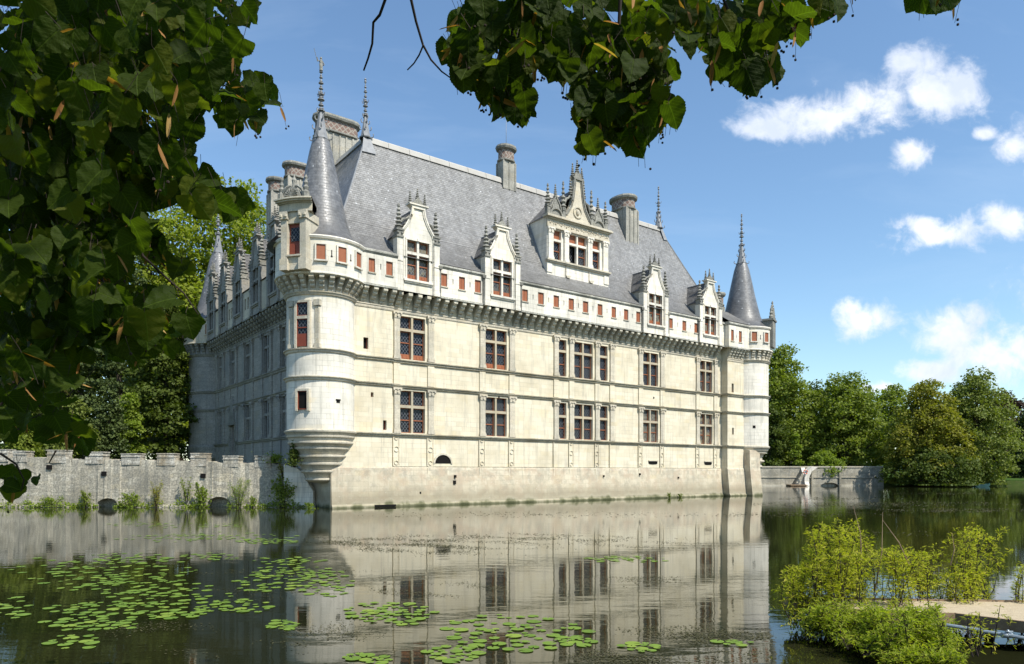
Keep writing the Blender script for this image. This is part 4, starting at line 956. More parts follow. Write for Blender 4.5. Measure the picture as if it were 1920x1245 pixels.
# ---- chimneys
def chimney(cx, cy, L, Wd, z0, z1, rib_n=4):
    C_ = empty('chimney'); C_.parent = cha
    def stad(off, z, n=6):
        pts = []; r = min(L, Wd) / 2 + off; l = max(L, Wd) / 2 - min(L, Wd) / 2; rc = min(r, .55 + off) if False else r
        for k in range(n + 1): t = -math.pi / 2 + math.pi * k / n; pts.append((l + r * math.cos(t), r * math.sin(t)))
        for k in range(n + 1): t = math.pi / 2 + math.pi * k / n; pts.append((-l + r * math.cos(t), r * math.sin(t)))
        return [((cx + x, cy + y_, z) if L >= Wd else (cx - y_, cy + x, z)) for x, y_ in pts]
    def rect(off, z): return [(cx - L / 2 - off, cy - Wd / 2 - off, z), (cx + L / 2 + off, cy - Wd / 2 - off, z), (cx + L / 2 + off, cy + Wd / 2 + off, z), (cx - L / 2 - off, cy + Wd / 2 + off, z)]
    b = MB(); b.loft([rect(0, z0), rect(0, z1 - 1.45)])
    n = rib_n
    for k in range(n + 1):
        for yy_ in (cy - Wd / 2, cy + Wd / 2): xx = cx - L / 2 + L * k / n; b.box(xx - .07, xx + .07, yy_ - .07, yy_ + .07, z0, z1 - 1.6)
    m_ = max(1, round(Wd / (L / n)))
    for k in range(1, m_):
        for xx in (cx - L / 2, cx + L / 2): yk = cy - Wd / 2 + Wd * k / m_; b.box(xx - .07, xx + .07, yk - .07, yk + .07, z0, z1 - 1.6)
    b.build('shaft', M_chim, C_)
    b = MB(); b.loft([stad(.04, z1 - 1.55), stad(.2, z1 - 1.48), stad(.2, z1 - 1.36), stad(.1, z1 - 1.3)]); b.loft([stad(.1, z1 - .52), stad(.3, z1 - .42), stad(.36, z1 - .26), stad(.3, z1 - .08), stad(-.1, z1)]); b.build('crown', M_carve, C_)
    b = MB(); b.loft([stad(.09, z1 - 1.3), stad(.09, z1 - .52)], cap=False); b.build('brick_band', M_brick, C_)
    return C_
c4 = chimney(19.15, 5.2, 1.35, 1.0, 28.3, 32.4, 2)
b = MB(); b.tube([(19.15, 5.2, 32.3), (19.15, 5.2, 34.8)], .025, 4); b.build('lightning_rod', M_lead, c4)
chimney(34.3, 5.1, 1.75, 2.5, 25.2, 31.2, 3)
chimney(5.3, 11.2, 3.6, 1.3, 26.5, 33.1, 6); chimney(4.7, 18.9, 2.3, 1.3, 24, 31.7, 4); chimney(4.7, 24.1, 2.0, 1.3, 24, 32.0, 3)
chimney(45.9, 1.8, .8, .8, 18.8, 22.4, 2)

# ------------------------------------------------------------------ the old curtain wall on the left
YW = 51.6
cw = empty('curtain_wall', (-36, YW, 0)); tag(cw, 'long low crenellated wall of mossy weathered stone with two water arches, left of the chateau', 'wall')
def wx(px): return (px - 960) / F * YW + 36
b = MB()
ARCH = [(wx(187), wx(231), .62), (wx(392), wx(441), .72)]
def topz(x): return 3.58 - (x / (wx(540) - wx(0))) * .48
xe = wx(546); x = wx(-260); cuts = []
while x < xe: cuts.append(x); x += .33
cuts.append(xe)
cuts = sorted(set(cuts + [v for a in ARCH for v in np.linspace(a[0], a[1], 9)]))
rw = random.Random(5)
def zb(x):
    for a, c, h in ARCH:
        if a < x < c: t = (x - (a + c) / 2) / ((c - a) / 2); return h * math.sqrt(max(0, 1 - t * t)) * 1.05
    return -1.5
jt = {c: rw.uniform(-.07, .07) for c in cuts}; jy = {c: rw.uniform(-.05, .05) for c in cuts}
for a, c in zip(cuts, cuts[1:]):
    za, zc = zb(a), zb(c)
    if za < 0 < zc: za = -.2
    if zc < 0 < za: zc = -.2
    ta, tc_ = topz(a) + jt[a], topz(c) + jt[c]; y0, y1 = -.4 + jy[a], -.4 + jy[c]
    b.poly([(a, y0 - .12, za), (c, y1 - .12, zc), (c, y1, tc_), (a, y0, ta)])
    b.poly([(a, y0, ta), (c, y1, tc_), (c, .35, tc_ + .02), (a, .35, ta + .02)]); b.poly([(c, .35, -1), (a, .35, -1), (a, .35, ta + .02), (c, .35, tc_ + .02)])
    if za > -.5 and zc > -.5: b.poly([(a, y0 - .12, za), (a, .35, za), (c, .35, zc), (c, y1 - .12, zc)])
b.build('masonry', M_rubble, cw)
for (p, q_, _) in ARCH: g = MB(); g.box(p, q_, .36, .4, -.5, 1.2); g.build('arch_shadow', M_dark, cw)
# a bed of stone just above the water at the foot
for p, q_ in [(-248, -150), (-120, -60), (-20, 22), (33, 57), (95, 130), (166, 200), (234, 268), (300, 332), (363, 392), (423, 452), (482, 512)]:
    b = MB(); a, c = wx(p), wx(q_); z = topz((a + c) / 2); h = .50 + rw.uniform(-.09, .07); j = lambda: rw.uniform(-.07, .07)
    b.loft([[(a + j(), -.45, z - .32), (c + j(), -.45, z - .32), (c, .38, z - .32), (a, .38, z - .32)], [(a + j(), -.46, z + h + j()), (c + j(), -.46, z + h + j()), (c, .38, z + h), (a, .38, z + h)]])
    b.box(a - .05, c + .03, -.50, .42, z + h * .52, z + h * .60); b.box(a - .04, c + .04, -.49, .41, z + h, z + h + .07)
    b.build('merlon', M_merlon, cw)
for p, yv in ((202, 888), (386, 892), (100, 876)):
    b = MB(); X = wx(p); z = HC + (HY - yv) / F * YW; b.box(X - .17, X + .17, -.53, -.3, z - .16, z + .16); b.build('wall_hole', M_dark, cw)
b = MB()                                                              # pale buttress that ties the wall to the house
pts = [(wx(538), -1.5), (wx(592), -1.5), (wx(592), 1.15), (wx(583), 1.75), (wx(574), 2.45), (wx(562), 2.82), (wx(548), 2.98), (wx(538), 3.08)]
b.prism(pts, -.72, 1.2); b.build('pale_buttress', M_par, cw)

# ------------------------------------------------------------------ the far wall with its little arch
YF = 133.5
br = empty('garden_wall', (57, YF, 0)); tag(br, 'long low stone wall with a small water arch beyond the right-hand turret', 'wall')
def fx(px): return (px - 960) / F * YF - 57
b = MB(); A0, A1 = fx(1537), fx(1571); cuts = sorted(set([fx(1395), fx(1655)] + list(np.linspace(fx(1395), fx(1655), 30)) + list(np.linspace(A0, A1, 9))))
def zb2(x):
    if A0 <= x <= A1: t = (x - (A0 + A1) / 2) / ((A1 - A0) / 2); return .62 * math.sqrt(max(0, 1 - t * t)) - .02
    return -1.5
for a, c in zip(cuts, cuts[1:]):
    m_ = (a + c) / 2; ia = A0 <= m_ <= A1
    za, zc = (zb2(a), zb2(c)) if ia else (-1.5, -1.5)
    b.poly([(a, -.35, za), (c, -.35, zc), (c, -.3, 3.45), (a, -.3, 3.45)]); b.poly([(c, .3, -1), (a, .3, -1), (a, .3, 3.45), (c, .3, 3.45)])
    if ia: b.poly([(a, -.35, za), (a, .3, za), (c, .3, zc), (c, -.35, zc)])
b.build('masonry', M_rubble, br)
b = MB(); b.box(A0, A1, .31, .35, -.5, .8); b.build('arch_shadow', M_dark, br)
b = MB(); b.box(fx(1395), fx(1655), -.42, .36, 3.45, 3.68); b.box(fx(1395), fx(1655), -.47, -.3, 1.55, 1.68); b.box(fx(1395), fx(1500), -.9, -.3, -1.5, .22); b.box(fx(1571), fx(1600), -.55, -.3, -1.5, .25); b.build('coping', M_trim, br)
for px in (1521, 1573): b = MB(); b.box(fx(px) - .18, fx(px) + .18, -.6, -.3, -1, 3.5); b.build('pier', M_rubble, br)
b = MB(); b.prismx([(-.3, 3.6), (-2.6, .2), (-2.6, -1.5), (-.3, -1.5)][::-1], fx(1500), fx(1500) + .7)
b.prism([(fx(1499), -1.2), (fx(1506), -1.2), (fx(1508), 1.6), (fx(1513), 2.7), (fx(1524), 3.5), (fx(1514), 3.6), (fx(1505), 2.8), (fx(1500), 1.6)], -2.2, -.35); b.build('sloping_buttress', M_par, br)
st = MB(); 
for k in range(7): st.box(fx(1484) + k * .22, fx(1499), -1.7, -.4, .1 + k * .36, .46 + k * .36)
st.build('steps', M_rubble, br)
b = MB(); b.box(fx(1471), fx(1502), -3.0, -.45, .10, .28); b.box(fx(1474), fx(1477), -2.8, -2.6, -1.4, .10); b.box(fx(1495), fx(1498), -2.8, -2.6, -1.4, .10); ld = b.build('landing_stage', M_board); ld.location = (57, YF, 0); tag(ld, 'small flat wooden landing stage at the foot of the far wall', 'landing stage')
# life buoy on the far wall
lb = empty('life_buoy', (fx(1499) + 57, YF - 2.75, HC + .12)); tag(lb, 'orange and white ring life buoy hanging beside the steps of the far wall', 'life buoy')
for i, m_ in enumerate((M_orange, M_buoyw)):
    b = MB()
    for k in range(4):
        t0 = math.pi / 2 * k + (0 if i == 0 else 1.05); t1 = t0 + (1.05 if i == 0 else .52)
        b.tube([(.36 * math.cos(t0 + (t1 - t0) * j / 5), 0, .36 * math.sin(t0 + (t1 - t0) * j / 5)) for j in range(6)], .09, 7)
    b.build('float_ring' if i == 0 else 'float_band', m_, lb)
# rowing boat under the far trees
bt = empty('rowing_boat', (at(1840, 908, 127).x, 127, 0), R(8)); tag(bt, 'small teal rowing boat moored under the trees on the far right bank', 'rowing boat')
b = MB(); hull = []
for x, w, zk, zg in ((-1.6, .45, .0, .48), (-1.1, .62, -.12, .42), (0, .72, -.16, .38), (1., .6, -.12, .44), (1.7, .06, .15, .6)):
    hull.append([(x, -w, zg), (x, -w * .8, zk + .08), (x, 0, zk), (x, w * .8, zk + .08), (x, w, zg), (x, w - .05, zg), (x, 0, zk + .1), (x, -w + .05, zg)])
b.loft(hull); b.build('hull', M_boat, bt)
for x in (-.9, .4): b = MB(); b.box(x - .14, x + .14, -.6, .6, .26, .31); b.build('thwart', M_board, bt)

# ------------------------------------------------------------------ leaves
LQ = np.array([(-.5, 0, 0), (0, .35, .12), (.5, 0, 0), (0, -.35, .08)], float) * [1, 1.4, 1]; LF = [(0, 1, 2, 3)]
def unit(n): v = RNG.normal(size=(n, 3)); return v / np.linalg.norm(v, axis=1, keepdims=True)
def crown_pts(lobes, n, clump, per):
    """leaves gathered in clumps over the shells of many lobes"""
    vol = np.array([l[3] * l[4] + l[4] * l[5] + l[3] * l[5] for l in lobes]); nc = max(1, n // per)
    idx = RNG.choice(len(lobes), nc, p=vol / vol.sum()); L = np.array(lobes)[idx]
    d = unit(nc); d[:, 2] = np.where(RNG.random(nc) < .35, np.abs(d[:, 2]), d[:, 2])
    r = RNG.uniform(.62, 1.06, nc)[:, None]; C = L[:, :3] + d * r * L[:, 3:6]
    i2 = np.repeat(np.arange(nc), per); e = unit(len(i2)) * (RNG.random(len(i2)) ** .5)[:, None] * clump * np.array([1, 1, .62])
    return C[i2] + e, d[i2], np.repeat(RNG.random(nc), per)
TREES = []
def tree(name, label, x, y, zb_, zt, w, m, n=20000, leaf=.42, seed=0, lobes=16, clump=1.0, per=26, shape='round', trunk=None, droop=0, cat='tree', group=None, low=.16):
    global RNG
    RNG = np.random.default_rng(seed + 100); rd_ = random.Random(seed)
    T = empty(name, (x, y, zb_)); tag(T, label, cat, group)
    H = zt - zb_; Ls = []
    if shape == 'cone':
        for k in range(lobes):
            t = (k + .5) / lobes; r = w / 2 * (1 - t) ** .8 + .3; zz = H * (low + (1 - low) * t)
            for j in range(3 if t < .7 else 1):
                a = rd_.uniform(0, 6.28); Ls.append((r * .35 * math.cos(a), r * .35 * math.sin(a), zz - H * .02, r * .75, r * .75, H / lobes * 1.1))
    elif shape == 'tiers':
        for k in range(lobes):
            t = k / (lobes - 1); r = w / 2 * (1 - t * .75); a = rd_.uniform(0, 6.28)
            for j in range(3): aa = a + j * 2.1; Ls.append((r * .55 * math.cos(aa), r * .55 * math.sin(aa), H * (low + (1 - low) * t), r * .6, r * .6, .45))
    else:
        for k in range(lobes):
            t = low + (1 - low) * ((k + .5) / lobes); e = math.sqrt(max(.02, 1 - (2 * (t - low) / (1 - low) * .94 - .86) ** 2)); e = max(e, .35)
            a = k * 2.4 + rd_.uniform(-.5, .5); rad = w / 2 * e; s_ = rd_.uniform(.42, .62) * max(.5, e)
            rr_ = w / 2 * s_ * .95; q_ = max(0, rad - rr_) * rd_.uniform(.6, 1.05)
            Ls.append((q_ * math.cos(a), q_ * math.sin(a), H * t - rr_ * .3, rr_, rr_, rr_ * rd_.uniform(.65, .9)))
        Ls.append((0, 0, H * .88 - w * .05, w * .2, w * .2, H * .12 )); Ls.append((0, 0, H * .6, w * .24, w * .24, H * .2))
    P, D_, rn = crown_pts(Ls, n, clump, per)
    if droop: P[:, 2] -= droop * ((P[:, 0] ** 2 + P[:, 1] ** 2) / (w / 2) ** 2)
    k = len(P); nn = unit(k) + D_ * .5 + np.array([0, 0, .6]); up_ = unit(k) - np.array([0, 0, .5])
    P[:, 2] = np.maximum(P[:, 2], .15)
    scatter('crown', LQ, LF, P, frames(nn, up_), leaf * RNG.uniform(.65, 1.25, k), m, np.clip(rn * .6 + RNG.random(k) * .4, 0, 1), parent=T)
    tr = trunk or w * .035
    b = MB(); hh = H * (.9 if shape != 'round' else .7)
    b.tube([(0, 0, -.6), (tr * .3, 0, H * .15), (-tr * .3, tr * .2, H * .4), (0, 0, hh)], [tr * 1.3, tr, tr * .7, tr * .15], 8); t_ = b.build('trunk', M_bark, T)
    if shape == 'round':
        b = MB()
        for L in Ls[:lobes]:
            z0 = min(H * .5, max(H * .12, L[2] - H * .22)); b.tube([(0, 0, z0), (L[0] * .45, L[1] * .45, z0 + (L[2] - z0) * .45), (L[0], L[1], L[2])], [tr * .42, tr * .26, tr * .08], 5)
        b.build('limbs', M_bark, T)
    return T
def tpx(px, Y): return (px - 960) / F * Y
def zpy(py, Y): return HC + (HY - py) / F * Y
# left, behind the curtain wall and the house
tree('plane_tree', 'tall sunlit yellow-green plane tree rising directly behind the left turret', tpx(440, 96), 96, 1, zpy(345, 96), 23, L_plane, 40000, .42, 1, 24, 1.3, group=None, low=.1)
tree('plane_tree', 'sunlit yellow-green plane tree second from the left turret, partly behind the overhanging leaves', tpx(300, 90), 90, 1, zpy(365, 90), 21, L_plane, 34000, .42, 2, 22, 1.25, low=.12)
tree('cedar_tree', 'dark layered cedar with flat boughs in front of the plane trees', tpx(225, 80), 80, 1, zpy(415, 80), 14, L_conif, 16000, .34, 3, 13, .8, 22, 'tiers')
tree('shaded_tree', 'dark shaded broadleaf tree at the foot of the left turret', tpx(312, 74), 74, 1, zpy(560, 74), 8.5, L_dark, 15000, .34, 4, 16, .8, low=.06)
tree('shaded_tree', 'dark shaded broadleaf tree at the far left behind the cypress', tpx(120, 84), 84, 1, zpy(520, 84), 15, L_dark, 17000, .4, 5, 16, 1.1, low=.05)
tree('cypress_tree', 'dense dark green conical conifer behind the crenellated wall', tpx(205, 66), 66, 1, zpy(690, 66), 5.0, L_conif, 12000, .22, 6, 12, .45, 20, 'cone', low=.04)
tree('broadleaf_shrub', 'rounded grey-green shrub behind the wall, left of the conical conifer', tpx(140, 62), 62, 1, zpy(745, 62), 4.2, L_blue, 7000, .22, 7, 10, .5, cat='shrub', low=.1)
tree('broadleaf_shrub', 'bright green spreading shrub at the far left above the wall', tpx(40, 62), 62, 1, zpy(770, 62), 5.2, L_mid, 7500, .24, 8, 10, .5, cat='shrub', low=.1)
tree('broadleaf_shrub', 'light green bushy shrub between the conifer and the dark tree', tpx(243, 70), 70, 1, zpy(735, 70), 3.6, L_bush, 6000, .24, 9, 9, .5, cat='shrub', low=.05)
tree('plane_tree', 'tall leafy plane tree at the left edge mostly hidden by the overhanging branch', tpx(90, 104), 104, 1, zpy(400, 104), 18, L_mid, 22000, .5, 12, 20, 1.4, low=.1)
tree('plane_tree', 'plane tree crown showing between the left turret spire and the tall chimneys', tpx(545, 108), 108, 1, zpy(440, 108), 15, L_plane, 16000, .45, 13, 18, 1.3, low=.1)
# right, beyond the water
tree('tall_lime_tree', 'tall dense green tree directly right of the far turret', tpx(1462, 146), 146, 1, zpy(650, 146), 17, L_mid, 26000, .5, 20, 22, 1.5, low=.04)
tree('dark_undertree', 'low dark shaded tree behind the far wall next to the turret', tpx(1445, 139), 139, 1, zpy(760, 139), 9, L_dark, 9000, .42, 31, 12, 1., low=.02)
tree('ash_tree', 'broad rounded mid green tree in the middle of the right bank', tpx(1590, 143), 143, 1, zpy(704, 143), 21, L_mid, 28000, .48, 21, 24, 1.4, low=.03, droop=1.5)
tree('background_tree', 'green tree top peeping up behind the broad rounded tree', tpx(1672, 165), 165, 1, zpy(722, 165), 15, L_mid, 12000, .5, 22, 14, 1.4)
tree('pine_tree', 'small dark pine top poking above the broad rounded tree', tpx(1622, 170), 170, 1, zpy(710, 170), 7, L_conif, 6000, .5, 23, 12, 1., 20, 'cone')
tree('yellowing_tree', 'yellowing thin-topped tree leaning over the water on the right bank', tpx(1735, 131), 131, .4, zpy(712, 131), 15.5, L_yel, 26000, .40, 24, 22, 1.2, droop=2.5, low=.02)
tree('willow_tree', 'airy grey-green tree with a feathery top and boughs drooping to the water', tpx(1830, 133), 133, .3, zpy(696, 133), 18, L_blue, 26000, .40, 25, 24, 1.2, droop=3.5, low=.01)
tree('dark_undertree', 'dark green undergrowth tree overhanging the water below the yellowing tree', tpx(1740, 128), 128, .2, zpy(838, 128), 17, L_dark, 14000, .38, 26, 16, 1., droop=1, low=.0)
tree('copper_beech', 'dark reddish brown beech behind the feathery tree at the right', tpx(1880, 150), 150, 1, zpy(735, 150), 13, L_purple, 13000, .45, 27, 16, 1.3, low=.03)
tree('conifer_tree', 'dark conifer cut by the right edge of the view', tpx(1932, 140), 140, 1, zpy(722, 140), 8, L_conif, 12000, .4, 28, 13, .9, 20, 'cone', low=.04)
tree('round_bush', 'rounded bright green bush above the far wall', tpx(1548, 136), 136, 1.5, zpy(846, 136), 9, L_bush, 6000, .32, 29, 9, .7, cat='bush', low=.1)
tree('climbing_bush', 'bright yellow-green climbing growth beside the far turret', tpx(1492, 136.5), 136.5, 1.5, zpy(812, 136.5), 2.6, L_bush, 2500, .34, 30, 8, .6, cat='bush', low=.05)
tree('background_tree', 'dense green tree filling the gap behind the tall tree and the rounded tree', tpx(1540, 168), 168, 1, zpy(722, 168), 22, L_dark, 14000, .55, 32, 16, 1.6, low=.02)
tree('background_tree', 'distant green tree behind the yellowing tree', tpx(1790, 175), 175, 1, zpy(745, 175), 24, L_dark, 14000, .55, 33, 16, 1.6, low=.02)
tree('background_tree', 'distant low dark tree at the right edge behind the lawn', tpx(1950, 190), 190, 2, zpy(760, 190), 22, L_dark, 10000, .55, 34, 14, 1.6, low=.02)

# ------------------------------------------------------------------ plants along the foot of the curtain wall
def bush(name, label, x, y, z, w, h, m, n, leaf, seed, cat='plant', group=None, stems=5, elong=1.5):
    global RNG
    RNG = np.random.default_rng(seed + 500); rd_ = random.Random(seed); T = empty(name, (x, y, z)); tag(T, label, cat, group)
    b = MB(); pts = []
    for k in range(stems):
        a = rd_.uniform(0, 6.28); q_ = rd_.uniform(.2, 1) * w / 2; top = (q_ * math.cos(a), q_ * math.sin(a) * .5, h * rd_.uniform(.6, 1.))
        mid = (top[0] * .5, top[1] * .5, top[2] * .55); b.tube([(top[0] * .15, 0, -.15), mid, top], [.02, .014, .005], 4)
        for j in range(max(1, n // stems)):
            t = rd_.random() ** .8; base = Vector((top[0] * .15, 0, 0)).lerp(Vector(mid), min(1, t * 2)) if t < .5 else Vector(mid).lerp(Vector(top), t * 2 - 1)
            s_ = w * .16 * (1.25 - t); pts.append((base.x + rd_.gauss(0, s_), base.y + rd_.gauss(0, s_ * .6), max(.02, base.z + rd_.gauss(0, s_ * .7))))
    b.build('stems', M_twig, T); P = np.array(pts); k = len(P)
    scatter('foliage', LQ * [1 / elong, elong ** .5, 1], LF, P, frames(unit(k) + [0, -.4, .7], unit(k) + [0, 0, .3]), leaf * RNG.uniform(.6, 1.3, k), m, parent=T)
    return T
YF0 = YW - .95
def wl(px, Y=None): return (px - 960) / F * (Y or YF0)
bush('wall_bush', 'feathery green shrub hanging over the right-hand water arch', wl(447), YF0, .1, 1.9, 2.0, L_bush, 1300, .085, 1, elong=3, stems=9)
bush('wall_bush', 'tallest leafy dark-stemmed shrub in front of the pale buttress of the crenellated wall', wl(530), YF0, .1, 2.0, 2.3, L_mid, 1000, .15, 2, stems=9)
bush('wall_bush', 'bright yellow-green shrub just left of the right-hand water arch', wl(378), YF0, .2, 1.3, 1.6, L_bush, 600, .13, 3, stems=6)
bush('wall_plant', 'upright yellowish seeding plant between the two water arches', wl(292), YF0, .1, 1.3, 1.9, L_yel, 600, .10, 4, stems=10, elong=2.5)
bush('wall_plant', 'low bright green plant at the right edge of the left-hand water arch', wl(245), YF0, .1, 1.6, 1.0, L_bush, 700, .11, 5)
bush('wall_plant', 'small dark green plant left of the left-hand water arch', wl(160), YF0, .15, 1.0, 1.1, L_mid, 450, .11, 6)
bush('wall_plant', 'small bright weed right of the right-hand water arch', wl(474), YF0, .1, .6, .75, L_bush, 260, .10, 7)
bush('wall_plant', 'tiny bright green tuft at the water where the wall meets the house', wl(585, 49.6), 49.3, .0, .9, .45, L_bush, 260, .10, 8)
bush('wall_plant', 'thin straggling plant growing high on the wall left of the right-hand arch', wl(350), YF0, .5, 1.0, 1.7, L_mid, 260, .12, 9, elong=2)
bush('wall_plant', 'low green plant at the far left foot of the crenellated wall', wl(100), YF0, .05, 1.8, .7, L_bush, 500, .11, 10)
bush('wall_plant', 'small weed at the waterline near the right end of the main facade', at(1256, 930, 69.5).x, 69.5, -.05, .5, .6, L_mid, 90, .12, 11)
bush('wall_plant', 'smaller waterline weed right of its neighbour at the foot of the main facade', at(1275, 930, 70.8).x, 70.8, -.05, .45, .5, L_mid, 80, .12, 12)
bush('reddish_shrub', 'small reddish garden plant just behind the merlons near the left turret', wl(337, 56), 56, 2.7, 2.2, .9, L_purple, 500, .14, 13, cat='shrub')
bush('dark_ivy', 'dark ivy growing in the angle under the near turret', -14.9, 48.6, 3.0, 1.2, 1.7, L_dark, 900, .13, 14, stems=7)
bush('ivy_growth', 'mossy yellow-green ivy draped over the last merlons beside the house', wl(505), YW - .2, 3.2, 2.3, .55, L_bush, 900, .11, 15, stems=8)
bush('ivy_growth', 'trailing brownish creeper hanging down the wall next to the pale buttress', wl(528), YW - .5, 2.2, 1.2, 1.2, L_yel, 520, .09, 16, stems=8)
bush('ivy_growth', 'small bright ivy clump at the top of the pale buttress', wl(549), YW - .6, 2.9, .7, .9, L_mid, 300, .12, 17, stems=5)
# weeds along the whole foot of the wall
RNG = np.random.default_rng(77); n = 6500
xs = RNG.uniform(wl(-240), wl(582), n); dens_ = .5 + .5 * np.sin(xs * 1.7) * np.sin(xs * .63 + 1); keep = RNG.random(n) < dens_ + .15; xs = xs[keep]; k = len(xs)
P = np.stack([xs, YF0 + .25 + RNG.normal(0, .22, k), np.abs(RNG.normal(0, .19, k)) * (.5 + .8 * np.sin(xs * 2.3) ** 2) + .02], 1)
inar = np.zeros(k, bool)
for p, q_, _ in ARCH: inar |= (xs > p - 36 + .2) & (xs < q_ - 36 - .2)
P = P[~inar]; k = len(P)
scatter('waterside_weeds', LQ, LF, P, frames(unit(k) + [0, -.5, .6], unit(k) + [0, 0, .5]), RNG.uniform(.07, .17, k), L_bush)['kind'] = 'stuff'
b = MB(); x = wl(-250); rd_ = random.Random(9)
while x < wl(585):
    w_ = rd_.uniform(.5, 1.4)
    if any(x < wl(q2) + .1 and x + w_ > wl(q1) - .1 for q1, q2 in ((187, 231), (392, 441))): x += .2; continue
    y_ = YF0 + .15 + rd_.uniform(-.15, .1); b.loft([[(x, y_, -.5), (x + w_, y_, -.5), (x + w_, YW - .4, -.5), (x, YW - .4, -.5)], [(x + .05, y_ + .06, .10 + rd_.uniform(-.06, .08)), (x + w_ - .05, y_ + .08, .1 + rd_.uniform(-.06, .08)), (x + w_, YW - .4, .2), (x, YW - .4, .2)]]); x += w_ + .02
b.build('stone_footing', M_rubble, cw).location = (36, -YW, 0)
# ------------------------------------------------------------------ water lilies
def pad_mesh(seed):
    rd_ = random.Random(seed); n = 26; b = MB(); P = []
    for i in range(n + 1):
        a = .16 + (2 * math.pi - .32) * i / n; r_ = 1 + .03 * math.sin(3 * a + seed) + rd_.uniform(-.015, .015)
        P.append((r_ * math.cos(a) * .94, r_ * math.sin(a), .015 + .035 * max(0, math.sin(2 * a + seed * 2)) ** 2))
    for i in range(n): b.poly([(.0, 0, .012), P[i], P[i + 1]], smooth=True)
    o = b.build('lily_pad', L_pad); a_ = o.data.attributes.new('rnd', 'FLOAT', 'POINT'); a_.data.foreach_set('value', np.full(len(o.data.vertices), [.1, .35, .5, .75, .95][seed], np.float32))
    o.location = (0, -30, -.8); return o
PM = [pad_mesh(i) for i in range(5)]; pads = [o.data for o in PM]
for o in PM: bpy.data.objects.remove(o)
# clusters: centre px,py, half width px, half height px, number, words
CLU = [(145, 1205, 55, 13, 9, 'small nearest raft, bottom left'),
       (240, 1146, 160, 17, 46, 'long dense raft across the front left'),
       (150, 1172, 70, 12, 14, 'ragged patch below the long front left raft'),
       (235, 1172, 18, 8, 5, 'little knot right of the ragged patch'),
       (20, 1140, 35, 22, 11, 'patch cut by the left edge'),
       (215, 1085, 150, 36, 62, 'wide scattered raft in the middle left'),
       (250, 1047, 75, 10, 24, 'narrow raft on the reflected crenellated wall'),
       (310, 1010, 95, 7, 26, 'far thin band before the crenellated wall'),
       (395, 1044, 55, 7, 16, 'thin band before the right water arch'),
       (540, 1052, 75, 8, 20, 'flat band before the near turret'),
       (500, 1096, 60, 18, 18, 'loose patch left of the chateau reflection'),
       (460, 1137, 60, 12, 16, 'string of pads below the loose patch'),
       (530, 1172, 28, 9, 9, 'small ring near the bottom centre left'),
       (610, 1095, 55, 26, 30, 'thick patch over the near turret reflection'),
       (735, 1150, 85, 22, 36, 'patch under the first window column'),
       (690, 1235, 45, 9, 12, 'bottom edge patch below the first windows'),
       (965, 1185, 140, 36, 42, 'widest raft at the bottom centre'),
       (850, 1225, 50, 16, 15, 'loose group left below the widest raft'),
       (1080, 1203, 35, 9, 11, 'right tail of the widest raft'),
       (1175, 1049, 80, 6, 26, 'far narrow band before the right windows'),
       (1200, 1214, 35, 8, 9, 'small separate group right of the widest raft'),
       (1375, 1206, 40, 5, 4, 'few pads near the right turret reflection'),
       (420, 1005, 140, 8, 0, ''), (330, 985, 130, 6, 0, ''), (500, 1015, 60, 5, 0, ''), (200, 1070, 190, 30, 0, ''), (330, 1120, 110, 30, 0, ''), (560, 1075, 90, 14, 0, '')]
cnt = 0; rest = []; rd_ = random.Random(21)
for ci, (px, py, hw, hh, n, lab) in enumerate(CLU):
    far = n == 0; n = int(n * 1.45) or 60; placed = []; tries = 0
    while len(placed) < n and tries < n * 60:
        tries += 1
        a = rd_.uniform(0, 6.28); q_ = rd_.random() ** .62; sx, sy = px + hw * q_ * math.cos(a), py + hh * q_ * math.sin(a) + .12 * (math.cos(a) * q_) * hh
        if sy < 965 : continue
        X, Y = wat(sx, sy); r_ = rd_.choice((.055, .075, .09, .105, .118)) * rd_.uniform(.9, 1.1)
        if any((X - c[0]) ** 2 + (Y - c[1]) ** 2 < (.9 * (r_ + c[2])) ** 2 for c in placed): continue
        placed.append((X, Y, r_))
    for (X, Y, r_) in placed:
        big = r_ / Y
        if not far and cnt < 300 and (Y < 17 or rd_.random() < .55):
            o = bpy.data.objects.new('lily_pad', pads[rd_.randrange(5)]); col.objects.link(o); o.location = (X, Y, .006 + (len(rest) + cnt) % 7 * .002)
            o.rotation_euler = (0, 0, rd_.uniform(0, 6.28)); o.scale = (r_, r_, r_); fx_, fy_ = (X / Y * F + 960 - px) / hw, (HY + F * HC / Y - py) / hh
            pos_ = ('front ' if fy_ > .28 else 'back ' if fy_ < -.28 else 'middle ') + ('far-left' if fx_ < -.6 else 'left' if fx_ < -.2 else 'centre' if fx_ < .2 else 'right' if fx_ < .6 else 'far-right')
            lab_ = pos_.replace('middle centre', 'centre') + ' of the ' + lab; tag(o, 'lily pad, ' + lab_, 'lily pad', 'lily pads in the ' + lab_); cnt += 1
        else: rest.append((X, Y, r_))
n = len(rest)
if n:
    ang = np.linspace(.2, 2 * math.pi - .2, 12); TV = np.array([(0, 0, 0)] + [(math.cos(a), math.sin(a), 0) for a in ang]); TF = [(0, i, i + 1) for i in range(1, 12)]
    R_ = np.array(rest); th = RNG.uniform(0, 6.28, n); ax = np.zeros((n, 3, 3)); ax[:, 0, 0] = np.cos(th); ax[:, 0, 1] = np.sin(th); ax[:, 1, 0] = -np.sin(th); ax[:, 1, 1] = np.cos(th); ax[:, 2, 2] = 1
    scatter('far_lily_pads', TV, TF, np.stack([R_[:, 0], R_[:, 1], .006 + RNG.random(n) * .012], 1), ax, R_[:, 2], L_pad)['kind'] = 'stuff'
